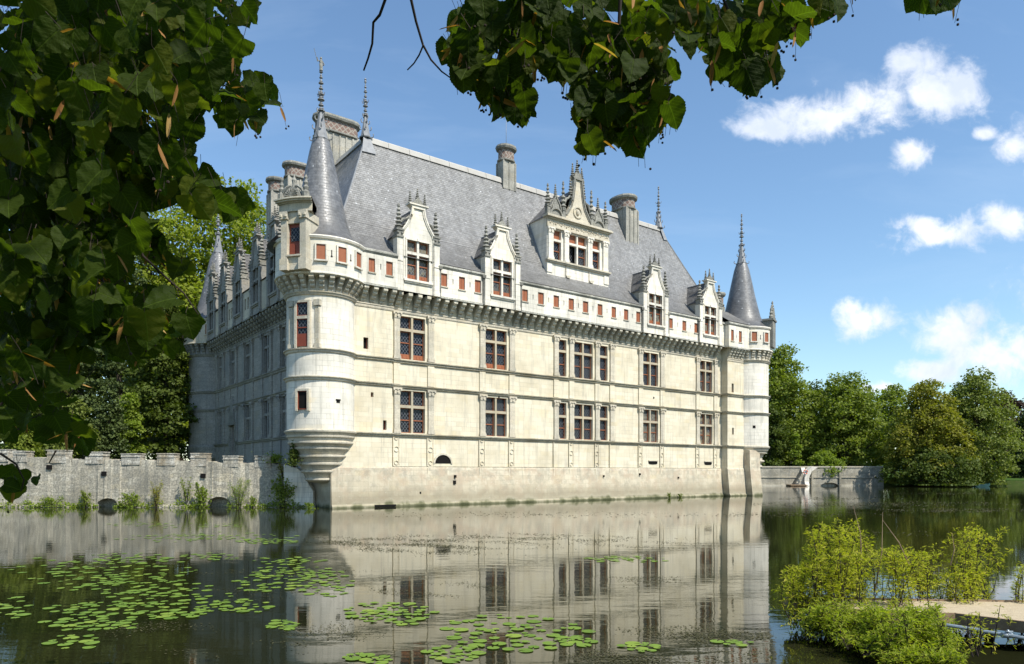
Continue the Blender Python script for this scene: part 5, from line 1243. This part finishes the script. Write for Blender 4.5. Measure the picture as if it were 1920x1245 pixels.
# specks of floating weed
def weed(name, patches, seed, m=L_weed, sc=(.02, .06)):
    global RNG
    RNG = np.random.default_rng(seed); out = []
    for px, py, hw, hh, n in patches:
        a = RNG.uniform(0, 6.28, n); q_ = RNG.random(n) ** .7; sx = px + hw * q_ * np.cos(a); sy = py + hh * q_ * np.sin(a) + RNG.normal(0, hh * .15, n); sy = np.maximum(sy, 912)
        Y = F * HC / (sy - HY); X = (sx - 960) / F * Y
        keep = (np.sin(X * 2.1 + np.sin(Y * 1.3) * 2) + np.sin(Y * 3.3 + X) + RNG.normal(0, .5, n)) > .1
        out.append(np.stack([X, Y, .004 + RNG.random(n) * .01], 1)[keep])
    P = np.concatenate(out); k = len(P); nn = np.tile([0, 0, 1.], (k, 1)) + unit(k) * .12
    d_ = P[:, 1:2].clip(5, 60)[:, 0] / 20
    return scatter(name, LQ, LF, P, frames(nn, unit(k)), RNG.uniform(sc[0], sc[1], k) * np.clip(d_, .7, 2.2), m)
weed('floating_weed', [(760, 1020, 150, 14, 3000), (960, 1010, 230, 10, 2600), (840, 1030, 170, 12, 1800), (1180, 1020, 220, 12, 1200), (640, 1015, 90, 9, 800), (820, 1105, 130, 14, 1500), (1190, 1085, 90, 12, 700),
      (1300, 1190, 160, 18, 1600), (1260, 1230, 200, 18, 1800), (420, 1115, 200, 12, 900), (640, 1180, 120, 20, 700), (260, 1180, 160, 15, 600), (440, 1215, 150, 16, 700), (100, 1060, 130, 10, 500), (560, 1075, 200, 8, 700), (1000, 965, 350, 6, 900)], 5)['kind'] = 'stuff'
weed('scum_streaks', [(1660, 945, 260, 5, 2600), (1780, 957, 160, 4, 1600), (1560, 935, 120, 3, 900), (1500, 965, 180, 5, 700), (1800, 925, 150, 2, 700), (1640, 1000, 160, 6, 300)], 6, sc=(.03, .07))['kind'] = 'stuff'

# ------------------------------------------------------------------ the landing at the lower right and its shrubs
ZD = .42
dk = empty('landing_platform', (7.6, 10.3, 0)); tag(dk, 'low timber-edged platform with a sandy top reaching into the water at the lower right', 'platform')
def dkp(px, py, z=ZD): X, Y = wat(px, py, z); return (X - 7.6, Y - 10.3)
top = [dkp(1474, 1122), dkp(1560, 1142), dkp(1700, 1150), dkp(1790, 1152), dkp(1925, 1168), (4.5, -.9), (4.5, 1.6), dkp(1925, 1129), dkp(1760, 1127), dkp(1600, 1124)]
b = MB(); b.poly([(x, y, ZD) for x, y in top]); b.poly([(x, y, ZD - .04) for x, y in top][::-1]); b.build('deck', M_sand, dk)
b = MB()
for i in range(len(top)):
    p, q_ = Vector((*top[i], 0)), Vector((*top[(i + 1) % len(top)], 0)); d_ = (q_ - p).normalized(); nn = Vector((d_.y, -d_.x, 0)) * .045
    b.loft([[tuple(p + nn + Vector((0, 0, ZD - .14))), tuple(q_ + nn + Vector((0, 0, ZD - .14))), tuple(q_ + Vector((0, 0, ZD - .14))), tuple(p + Vector((0, 0, ZD - .14)))], [tuple(p + nn + Vector((0, 0, ZD + .025))), tuple(q_ + nn + Vector((0, 0, ZD + .025))), tuple(q_ + Vector((0, 0, ZD + .025))), tuple(p + Vector((0, 0, ZD + .025)))]])
b.build('edge_board', M_board, dk)
for x, y in ((-2.6, .9), (-1.2, .3), (.2, -.1), (1.8, -.4), (0, 1), (2.5, 1)): b = MB(); b.lathe(x, y, [(.07, -1.5), (.06, ZD - .05)], 8); b.build('post', M_board, dk)
pp = empty('metal_pipe', (0, 0, 0)); tag(pp, 'thin blue-grey metal pipe running below the edge of the sandy platform', 'pipe')
A_, B_ = at(1775, 1172, 8.9), at(1935, 1199, 8.3); b = MB(); b.tube([A_, (A_ + B_) / 2, B_], .022, 8); b.build('tube', M_pipe, pp)
c_ = A_.lerp(B_, .72); b = MB(); b.tube([c_ + Vector((-.06, 0, 0)), c_ + Vector((.06, 0, 0))], .034, 8); b.tube([c_ + Vector((0, -.02, -.05)), c_ + Vector((.0, -.02, .07))], .012, 6); b.tube([c_ + Vector((-.04, -.03, .05)), c_ + Vector((.05, -.03, .05))], .010, 6); b.build('clamp', M_pipe, pp)

# lanceolate leaves
LW = np.array([(0, 0, 0), (.10, .3, .03), (.085, .65, .02), (0, 1, -.06), (-.085, .65, .02), (-.10, .3, .03), (0, .4, -.02)], float); LWF = [(0, 1, 6, 6), (1, 2, 3, 6), (3, 4, 5, 6), (5, 0, 6, 6)]
LWF = [(0, 1, 6), (1, 2, 6), (2, 3, 6), (3, 4, 6), (4, 5, 6), (5, 0, 6)]
def cane_shrub(name, label, stems, m, lf=.10, seed=0, per=26, spread=.10, cat='shrub'):
    per *= 1.75; lf *= .74
    """stems: (base, tip) points; leaves alternate along each stem and its side twigs"""
    global RNG
    RNG = np.random.default_rng(seed + 900); rd_ = random.Random(seed + 3); c = Vector(stems[0][0]); T = empty(name, c); tag(T, label, cat)
    b = MB(); P = []; U = []
    for (p, q_) in stems:
        p, q_ = Vector(p) - c, Vector(q_) - c; L_ = (q_ - p).length; bend = Vector((rd_.gauss(0, .07), rd_.gauss(0, .07), rd_.uniform(0, .05))) * L_ * 1.5
        pts = [p.lerp(q_, t) + bend * math.sin(math.pi * t) for t in (0, .25, .5, .75, 1)]; b.tube(pts, [.009, .008, .006, .005, .002], 4)
        for j in range(max(4, int(per * L_))):
            t = rd_.uniform(.0, 1.) ** .85; i = min(3, int(t * 4)); base = pts[i].lerp(pts[i + 1], t * 4 - i); d_ = Vector((rd_.gauss(0, 1), rd_.gauss(0, 1), rd_.uniform(.0, 1.1))).normalized()
            tw = rd_.uniform(.3, 1.) * spread * 2.2 * (1.1 - t * .6); e_ = base + d_ * tw
            if rd_.random() < .5: b.tube([base, e_], [.003, .0015], 3)
            for g in range(rd_.choice((2, 3, 3, 4))):
                v = (d_ + Vector((rd_.gauss(0, .7), rd_.gauss(0, .7), rd_.gauss(-.1, .5)))).normalized(); P.append(base.lerp(e_, rd_.uniform(.5, 1))); U.append(v)
    b.build('stems', M_twig, T); P = np.array(P); U = np.array(U); k = len(P)
    scatter('foliage', LW, LWF, P, frames(unit(k) * .7 + [0, 0, .8], U), lf * RNG.uniform(.55, 1.2, k), m, parent=T, TUV=LW[:, :2])
    return T
def stemset(seed, specs):
    rd_ = random.Random(seed); out = []
    for (bx, by, bw, tx, ty, tw, th, Y, dY, n, z) in specs:
        for i in range(n):
            u = rd_.uniform(-1, 1); y1 = Y + rd_.uniform(-dY, dY); p = at(bx + bw * u, by, y1); p.z = z
            q_ = at(tx + tw * (u * .7 + rd_.uniform(-.4, .4)), ty + th * rd_.uniform(-1, 1) ** 3 + abs(u) * th * .5, y1 + rd_.uniform(-.3, .3)); out.append((p, q_))
    return out
cane_shrub('willow_shrub', 'yellow-green narrow-leaved shrub at the water tip of the platform, tallest shoots at its left', stemset(1, [(1545, 1130, 55, 1560, 985, 65, 25, 11.5, .5, 16, .2), (1530, 1130, 40, 1520, 1060, 45, 25, 11.3, .4, 22, .1), (1500, 1130, 20, 1495, 1090, 18, 20, 11.2, .2, 12, .05)]), L_willow, .10, 1, 30, .10)
cane_shrub('willow_shrub', 'broad middle shrub of yellow-green narrow leaves rising behind the sandy platform', stemset(2, [(1660, 1130, 95, 1670, 1030, 110, 22, 11.3, .5, 42, .2), (1620, 1130, 50, 1610, 1000, 50, 25, 11.6, .4, 12, .2)]), L_willow, .10, 2, 24, .11)
cane_shrub('willow_shrub', 'upright shrub with one tall arching spray behind the right end of the platform', stemset(3, [(1805, 1130, 35, 1815, 985, 35, 30, 11.9, .4, 13, .1), (1800, 1130, 60, 1790, 1075, 60, 20, 11.7, .4, 26, .1), (1810, 1110, 15, 1880, 1010, 25, 30, 11.9, .2, 4, .2)]), L_willow, .09, 3, 26, .09)
cane_shrub('willow_shrub', 'dense green narrow-leaved bush spilling over the front edge of the platform to the water', stemset(4, [(1570, 1165, 60, 1580, 1135, 70, 20, 10.6, .3, 40, .05), (1660, 1185, 60, 1680, 1140, 80, 20, 9.9, .3, 30, .1), (1680, 1165, 95, 1690, 1190, 120, 35, 9.6, .5, 80, .15), (1715, 1165, 60, 1725, 1150, 60, 30, 9.3, .3, 14, .3), (1590, 1150, 40, 1580, 1160, 40, 15, 10.3, .2, 26, .1), (1720, 1200, 60, 1740, 1225, 70, 15, 8.8, .3, 40, .05)]), L_willow_l, .10, 4, 50, .11)
cane_shrub('reed_spray', 'thin leafy spray standing in front of the dark gap under the platform', stemset(5, [(1822, 1240, 14, 1820, 1150, 26, 25, 7.9, .2, 5, .5), (1870, 1200, 15, 1880, 1130, 20, 20, 8.4, .2, 2, .4)]), L_willow, .08, 5, 22, .06)
cane_shrub('reed_spray', 'thin leafy spray at the right edge behind the platform', stemset(6, [(1905, 1125, 18, 1910, 1060, 18, 20, 11.4, .2, 8, .1)]), L_willow, .08, 6, 26, .07)
b = MB()
for (p, q_, Y) in (((1640, 1110), (1655, 960), 11.2), ((1615, 1050), (1600, 950), 11.4), ((1705, 1060), (1655, 975), 11.3), ((1782, 1060), (1785, 1000), 11.6)): b.tube([at(*p, Y), at((p[0] + q_[0]) / 2 + 6, (p[1] + q_[1]) / 2, Y), at(*q_, Y + .1)], [.012, .008, .003], 5)
tag(b.build('dead_canes', M_board), 'bare brown canes sticking up out of the middle shrub', 'canes')
# grass on the near bank
RNG = np.random.default_rng(31); n = 16000; GX = RNG.uniform(2.6, 9.4, n); GY = RNG.uniform(4.4, 7.6, n)
from bisect import bisect
def inpoly(x, y, pl):
    c = np.zeros(len(x), bool)
    for i in range(len(pl)):
        (x1, y1), (x2, y2) = pl[i], pl[(i + 1) % len(pl)]; cond = ((y1 > y) != (y2 > y)); c ^= cond & (x < (x2 - x1) * (y - y1) / ((y2 - y1) if y2 != y1 else 1e-9) + x1)
    return c
ok = inpoly(GX, GY, NB); GX, GY = GX[ok], GY[ok]; k = len(GX)
GB = np.array([(-.06, 0, 0), (.06, 0, 0), (.03, .6, .05), (0, 1, .16)], float)
scatter('bank_grass', GB, LF, np.stack([GX, GY, np.full(k, .84)], 1), frames(unit(k) * .4 + [0, -1, .2], unit(k) * .45 + [0, 0, 1]), RNG.uniform(.06, .2, k), L_grass)['kind'] = 'stuff'

# ------------------------------------------------------------------ the overhanging linden
def leaf_template(rows, teeth=True):
    V = []; UV = []; ys = np.linspace(0, 1, rows)
    for i, y in enumerate(ys):
        w = .56 * (math.sin(math.pi * min(1, (y + .16) / 1.16) ** .72)) ** .85 if y < 1 else 0
        if teeth and 0 < i < rows - 1: w *= 1 + (.035 if i % 2 else -.02)
        for u in (-1, -.5, 0, .5, 1):
            yy = y - (.13 * abs(u) if y < .12 else .02 * abs(u)) ; V.append((u * w, yy, .20 * abs(u) * w * 1.3 - .16 * y * y - .03 * math.sin(i * .9 + u) * abs(u))); UV.append((u * w, yy))
    Fq = [(i * 5 + j, i * 5 + j + 1, i * 5 + 6 + j, i * 5 + 5 + j) for i in range(rows - 1) for j in range(4)]
    return np.array(V), Fq, np.array(UV)
LTV, LTF, LTU = leaf_template(22); LCV, LCF, LCU = leaf_template(4, False)
BT = np.array([(0, 0, 0), (.07, .2, .03), (.09, .5, .0), (.06, .85, -.05), (0, 1, -.1), (-.06, .85, -.05), (-.09, .5, .0), (-.07, .2, .03), (0, .5, -.035)], float); BTF = [(0, 1, 2, 8), (2, 3, 4, 8), (4, 5, 6, 8), (6, 7, 0, 8)]
lin = empty('linden_tree', (-3.4, -1.2, .85)); tag(lin, 'linden tree with dark leafy branches hanging in from the upper left and top', 'tree')
LO_ = Vector((-3.4, -1.2, .85))
b = MB(); b.tube([Vector(p) - LO_ for p in ((-3.4, -1.2, .2), (-3.3, -1.1, 2.2), (-3.5, -.9, 4.4), (-3.1, -.7, 6.8), (-2.9, -.6, 9))], [.48, .36, .32, .25, .1], 14); b.build('trunk', M_bark, lin)
def limb(pts, r0, r1, name='limb', m=M_bark):
    b = MB(); n = len(pts); b.tube([Vector(p) - LO_ for p in pts], [r0 + (r1 - r0) * i / (n - 1) for i in range(n)], 8); return b.build(name, m, lin)
limb([(-3.5, -.9, 4.2), (-2.6, .8, 5.6), (-1.2, 2.4, 6.0), (.4, 3.2, 5.7), (1.4, 3.4, 5.2)], .14, .03)
limb([(-3.5, -.9, 4.0), (-3.8, 1.2, 5.4), (-3.4, 3.0, 6.0), (-2.6, 4.2, 5.9)], .14, .03)
limb([(-3.4, -.9, 5.2), (-1.5, -.2, 6.6), (.8, 1.0, 7.0), (3.2, 2.0, 6.8)], .13, .03)
limb([(-3.4, -.9, 3.6), (-4.2, 1.4, 4.6), (-3.9, 3.2, 4.8), (-3.2, 4.4, 4.4)], .11, .02)
# regions the hanging sprays fill: px, py, radius px
LEFT = [(60, 80, 180), (230, 60, 150), (370, 40, 95), (90, 260, 170), (250, 210, 130), (400, 110, 60), (365, 165, 45), (470, 190, 50), (430, 215, 30), (100, 420, 160), (190, 350, 112), (320, 330, 50), (370, 365, 40), (430, 385, 30),
        (80, 560, 130), (140, 520, 105), (258, 600, 62), (300, 640, 38), (230, 640, 60), (60, 700, 85), (110, 790, 35), (30, 790, 40), (455, 20, 30), (150, 450, 92), (20, 900, 26), (75, 900, 10), (290, 470, 30), (345, 505, 14), (130, 470, 110), (355, 610, 16), (110, 650, 60), (150, 830, 16)]
TOP = [(1235, 215, 26), (1430, 130, 22), (1255, 215, 12), (1500, 70, 12), (1410, 150, 10), (900, 40, 60), (960, 90, 75), (1050, 60, 75), (950, 165, 50), (975, 205, 22), (1140, 60, 85), (1130, 150, 62), (1180, 190, 62), (1120, 205, 40), (1150, 235, 35), (1200, 225, 36), (1230, 60, 55), (1330, 60, 55), (1400, 70, 55), (1380, 110, 45), (1430, 30, 50), (1480, 40, 28), (1290, 15, 50), (880, 140, 30), (1060, 120, 35), (1215, 130, 45), (1190, 270, 12), (1110, 268, 14), (860, 95, 28), (1000, 30, 60), (1345, 120, 22)]
TOPR = [(1550, 8, 22), (1720, 2, 22), (1775, -4, 26), (1600, -6, 15)]
def dens_pts(blobs, n, y0, y1, seed, edge=0.):
    rd_ = random.Random(seed); A = [q_[2] ** 2 + 300 for q_ in blobs]; out = []
    for i in range(n):
        px, py, r_ = rd_.choices(blobs, A)[0]; a = rd_.uniform(0, 6.28); q_ = math.sqrt(rd_.random()); Y = rd_.uniform(y0, y1)
        out.append((px + (r_ - edge) * q_ * math.cos(a), py + (r_ - edge) * q_ * math.sin(a), Y))
    return out
def sprays(name, blobs, n, y0, y1, seed, bract=.25, size=(.085, .13), under=.6):
    """short hanging twigs: each carries a leaf or two, a dry bract and its berries"""
    global RNG
    RNG = np.random.default_rng(seed); rd_ = random.Random(seed); P = []; U = []; Nn = []; S = []; bP = []; bU = []; fr = MB(); tw = MB(); nf = 0
    pts = [at(*p) for p in dens_pts(blobs, n, y0, y1, seed, 7)]
    for p in pts:
        s_ = rd_.uniform(*size); d_ = Vector((rd_.gauss(0, .55), rd_.gauss(0, .45), -1 + rd_.gauss(.1, .35))).normalized()
        P.append(p - d_ * s_ * .45); U.append(d_); S.append(s_)
        Nn.append(Vector((rd_.gauss(0, .45), .75 + rd_.gauss(0, .35), .75 + rd_.gauss(0, .2))) if rd_.random() < under else Vector((rd_.gauss(0, .5), -1 + rd_.gauss(0, .5), rd_.gauss(.25, .55))))
        st = p - d_ * s_ * .45; e = st + Vector((rd_.gauss(0, .02), rd_.gauss(0, .02), rd_.uniform(.03, .07)))
        tw.tube([p - d_ * s_ * .40, st - d_ * .01, e], [.0009, .0009, .0011], 3)
        if rd_.random() < bract:
            v = Vector((rd_.gauss(0, .3), rd_.gauss(0, .3), -1)).normalized(); bP.append(st); bU.append(v)
            q_ = st + v * .045; e2 = q_ + Vector((rd_.gauss(0, .012), rd_.gauss(0, .012), -rd_.uniform(.04, .07)))
            fr.tube([q_, e2], .0009, 3)
            for g in range(rd_.choice((0, 0, 1, 2))): c = e2 + Vector((rd_.gauss(0, .010), rd_.gauss(0, .010), rd_.gauss(-.004, .006))); fr.ball(c, .0052, 6)
    k = len(P); P = np.array(P) - np.array(LO_)
    scatter(name, LTV, LTF, P, frames(np.array([tuple(v) for v in Nn]), np.array([tuple(v) for v in U])), np.array(S), L_linden, TUV=LTU, parent=lin, smooth=True)
    for m_ in (fr, tw): m_.v = [tuple(Vector(v) - LO_) for v in m_.v]
    if tw.f: tw.build('twigs', M_twig, lin)
    if bP:
        kb = len(bP); scatter('bracts', BT, BTF, np.array([tuple(v) for v in bP]) - np.array(LO_), frames(unit(kb) + [0, -.8, 0], np.array([tuple(v) for v in bU])), RNG.uniform(.06, .1, kb), L_bract, parent=lin); fr.build('berries', M_twig, lin)
sprays('foliage', LEFT, 2300, 2.5, 4.8, 3, .22, (.06, .105))
sprays('foliage', LEFT[:22], 170, 1.9, 2.5, 4, .15, (.07, .095))
sprays('foliage', LEFT[3:], 420, 2.6, 3.6, 14, .3, (.07, .1))
sprays('foliage', TOP, 560, 2.3, 3.3, 5, .4, (.06, .098))
sprays('foliage', [t for t in TOP if t[2] < 48], 120, 2.3, 2.9, 15, .5, (.07, .1))
sprays('foliage', TOPR, 12, 2.2, 2.6, 6, .9, (.07, .1))
# visible twigs
def ptw(pl, Y, r0, r1): limb([at(px, py, Y + i * .03) for i, (px, py) in enumerate(pl)], r0, r1, 'twig', M_twig)
ptw([(735, -60), (722, 0), (712, 28), (700, 42), (698, 82), (690, 110), (682, 132)], 2.3, .0055, .003)
ptw([(760, -60), (771, 0), (780, 40), (793, 84), (808, 112), (828, 134), (846, 147)], 2.3, .0055, .002); ptw([(794, 84), (786, 103), (776, 119), (764, 131)], 2.35, .003, .002)
ptw([(250, 440), (268, 480), (300, 510), (345, 550), (372, 590)], 2.6, .006, .002); ptw([(140, 250), (150, 330), (140, 380), (165, 430), (185, 500), (200, 560)], 2.6, .009, .004)
ptw([(0, 760), (60, 690), (120, 650)], 2.7, .004, .002); ptw([(0, 850), (30, 870), (45, 900), (40, 920)], 2.4, .004, .002); ptw([(105, 845), (92, 868)], 2.6, .003, .002); ptw([(20, 800), (70, 780), (110, 760), (150, 720), (180, 690)], 3.6, .003, .002)
ptw([(1165, -40), (1160, 60), (1150, 150), (1130, 230), (1128, 270)], 2.5, .007, .002); ptw([(980, -40), (960, 60), (950, 140), (955, 200)], 2.5, .006, .002); ptw([(1340, -40), (1370, 30), (1385, 90)], 2.5, .006, .002); ptw([(350, -40), (352, 40), (348, 110), (350, 160)], 3.2, .004, .003)
# unseen rest of the crown; overhead leaves added to shade the hanging sprays
RNG = np.random.default_rng(44); n = 9500
P = np.stack([RNG.uniform(-7, 6.5, n), RNG.uniform(-6, 4.8, n), RNG.uniform(6.2, 8.6, n)], 1); rr_ = ((P[:, 0] + .5) / 7) ** 2 + ((P[:, 1] + .6) / 5.6) ** 2; P = P[(rr_ < 1) & ((P[:, 0] < .2) | (RNG.random(n) < .22))]; k = len(P)
scatter('foliage', LCV, LCF, P - np.array(LO_), frames(unit(k) * .6 + [0, 0, 1], unit(k) - [0, 0, .4]), RNG.uniform(.13, .2, k), L_linden, TUV=LCU, parent=lin)
n = 1800; P = np.stack([RNG.uniform(-6.5, -2.6, n), RNG.uniform(-2, 2.4, n), RNG.uniform(2.2, 6.2, n)], 1); P = P[P[:, 0] < -.74 * np.maximum(P[:, 1], 0) - 2.6]; k = len(P)
scatter('foliage', LCV, LCF, P - np.array(LO_), frames(unit(k) * .8 + [0, 0, .6], unit(k) - [0, 0, .8]), RNG.uniform(.1, .15, k), L_linden, TUV=LCU, parent=lin)

# unseen boughs added behind the photographer to keep the sky off the near leaves
RNG = np.random.default_rng(46); n = 6500
P = np.stack([RNG.uniform(-7.5, 4.5, n), RNG.uniform(-7.5, -3.0, n), RNG.uniform(2.4, 7.5, n)], 1); P = P[(np.sin(P[:, 0] * 1.7) + np.sin(P[:, 2] * 2.1) + RNG.normal(0, .6, len(P))) > -.7]; k = len(P)
scatter('foliage', LCV, LCF, P - np.array(LO_), frames(unit(k) * .7 + [0, .6, .4], unit(k) - [0, 0, .8]), RNG.uniform(.13, .2, k), L_linden, TUV=LCU, parent=lin)
limb([(-3.4, -1.3, 3.8), (-2.4, -3.2, 5.0), (-.5, -4.8, 5.6), (2.2, -5.4, 5.3)], .14, .03); limb([(-3.5, -1.3, 3.6), (-4.6, -3.0, 4.6), (-5.4, -5.0, 4.8)], .12, .03)
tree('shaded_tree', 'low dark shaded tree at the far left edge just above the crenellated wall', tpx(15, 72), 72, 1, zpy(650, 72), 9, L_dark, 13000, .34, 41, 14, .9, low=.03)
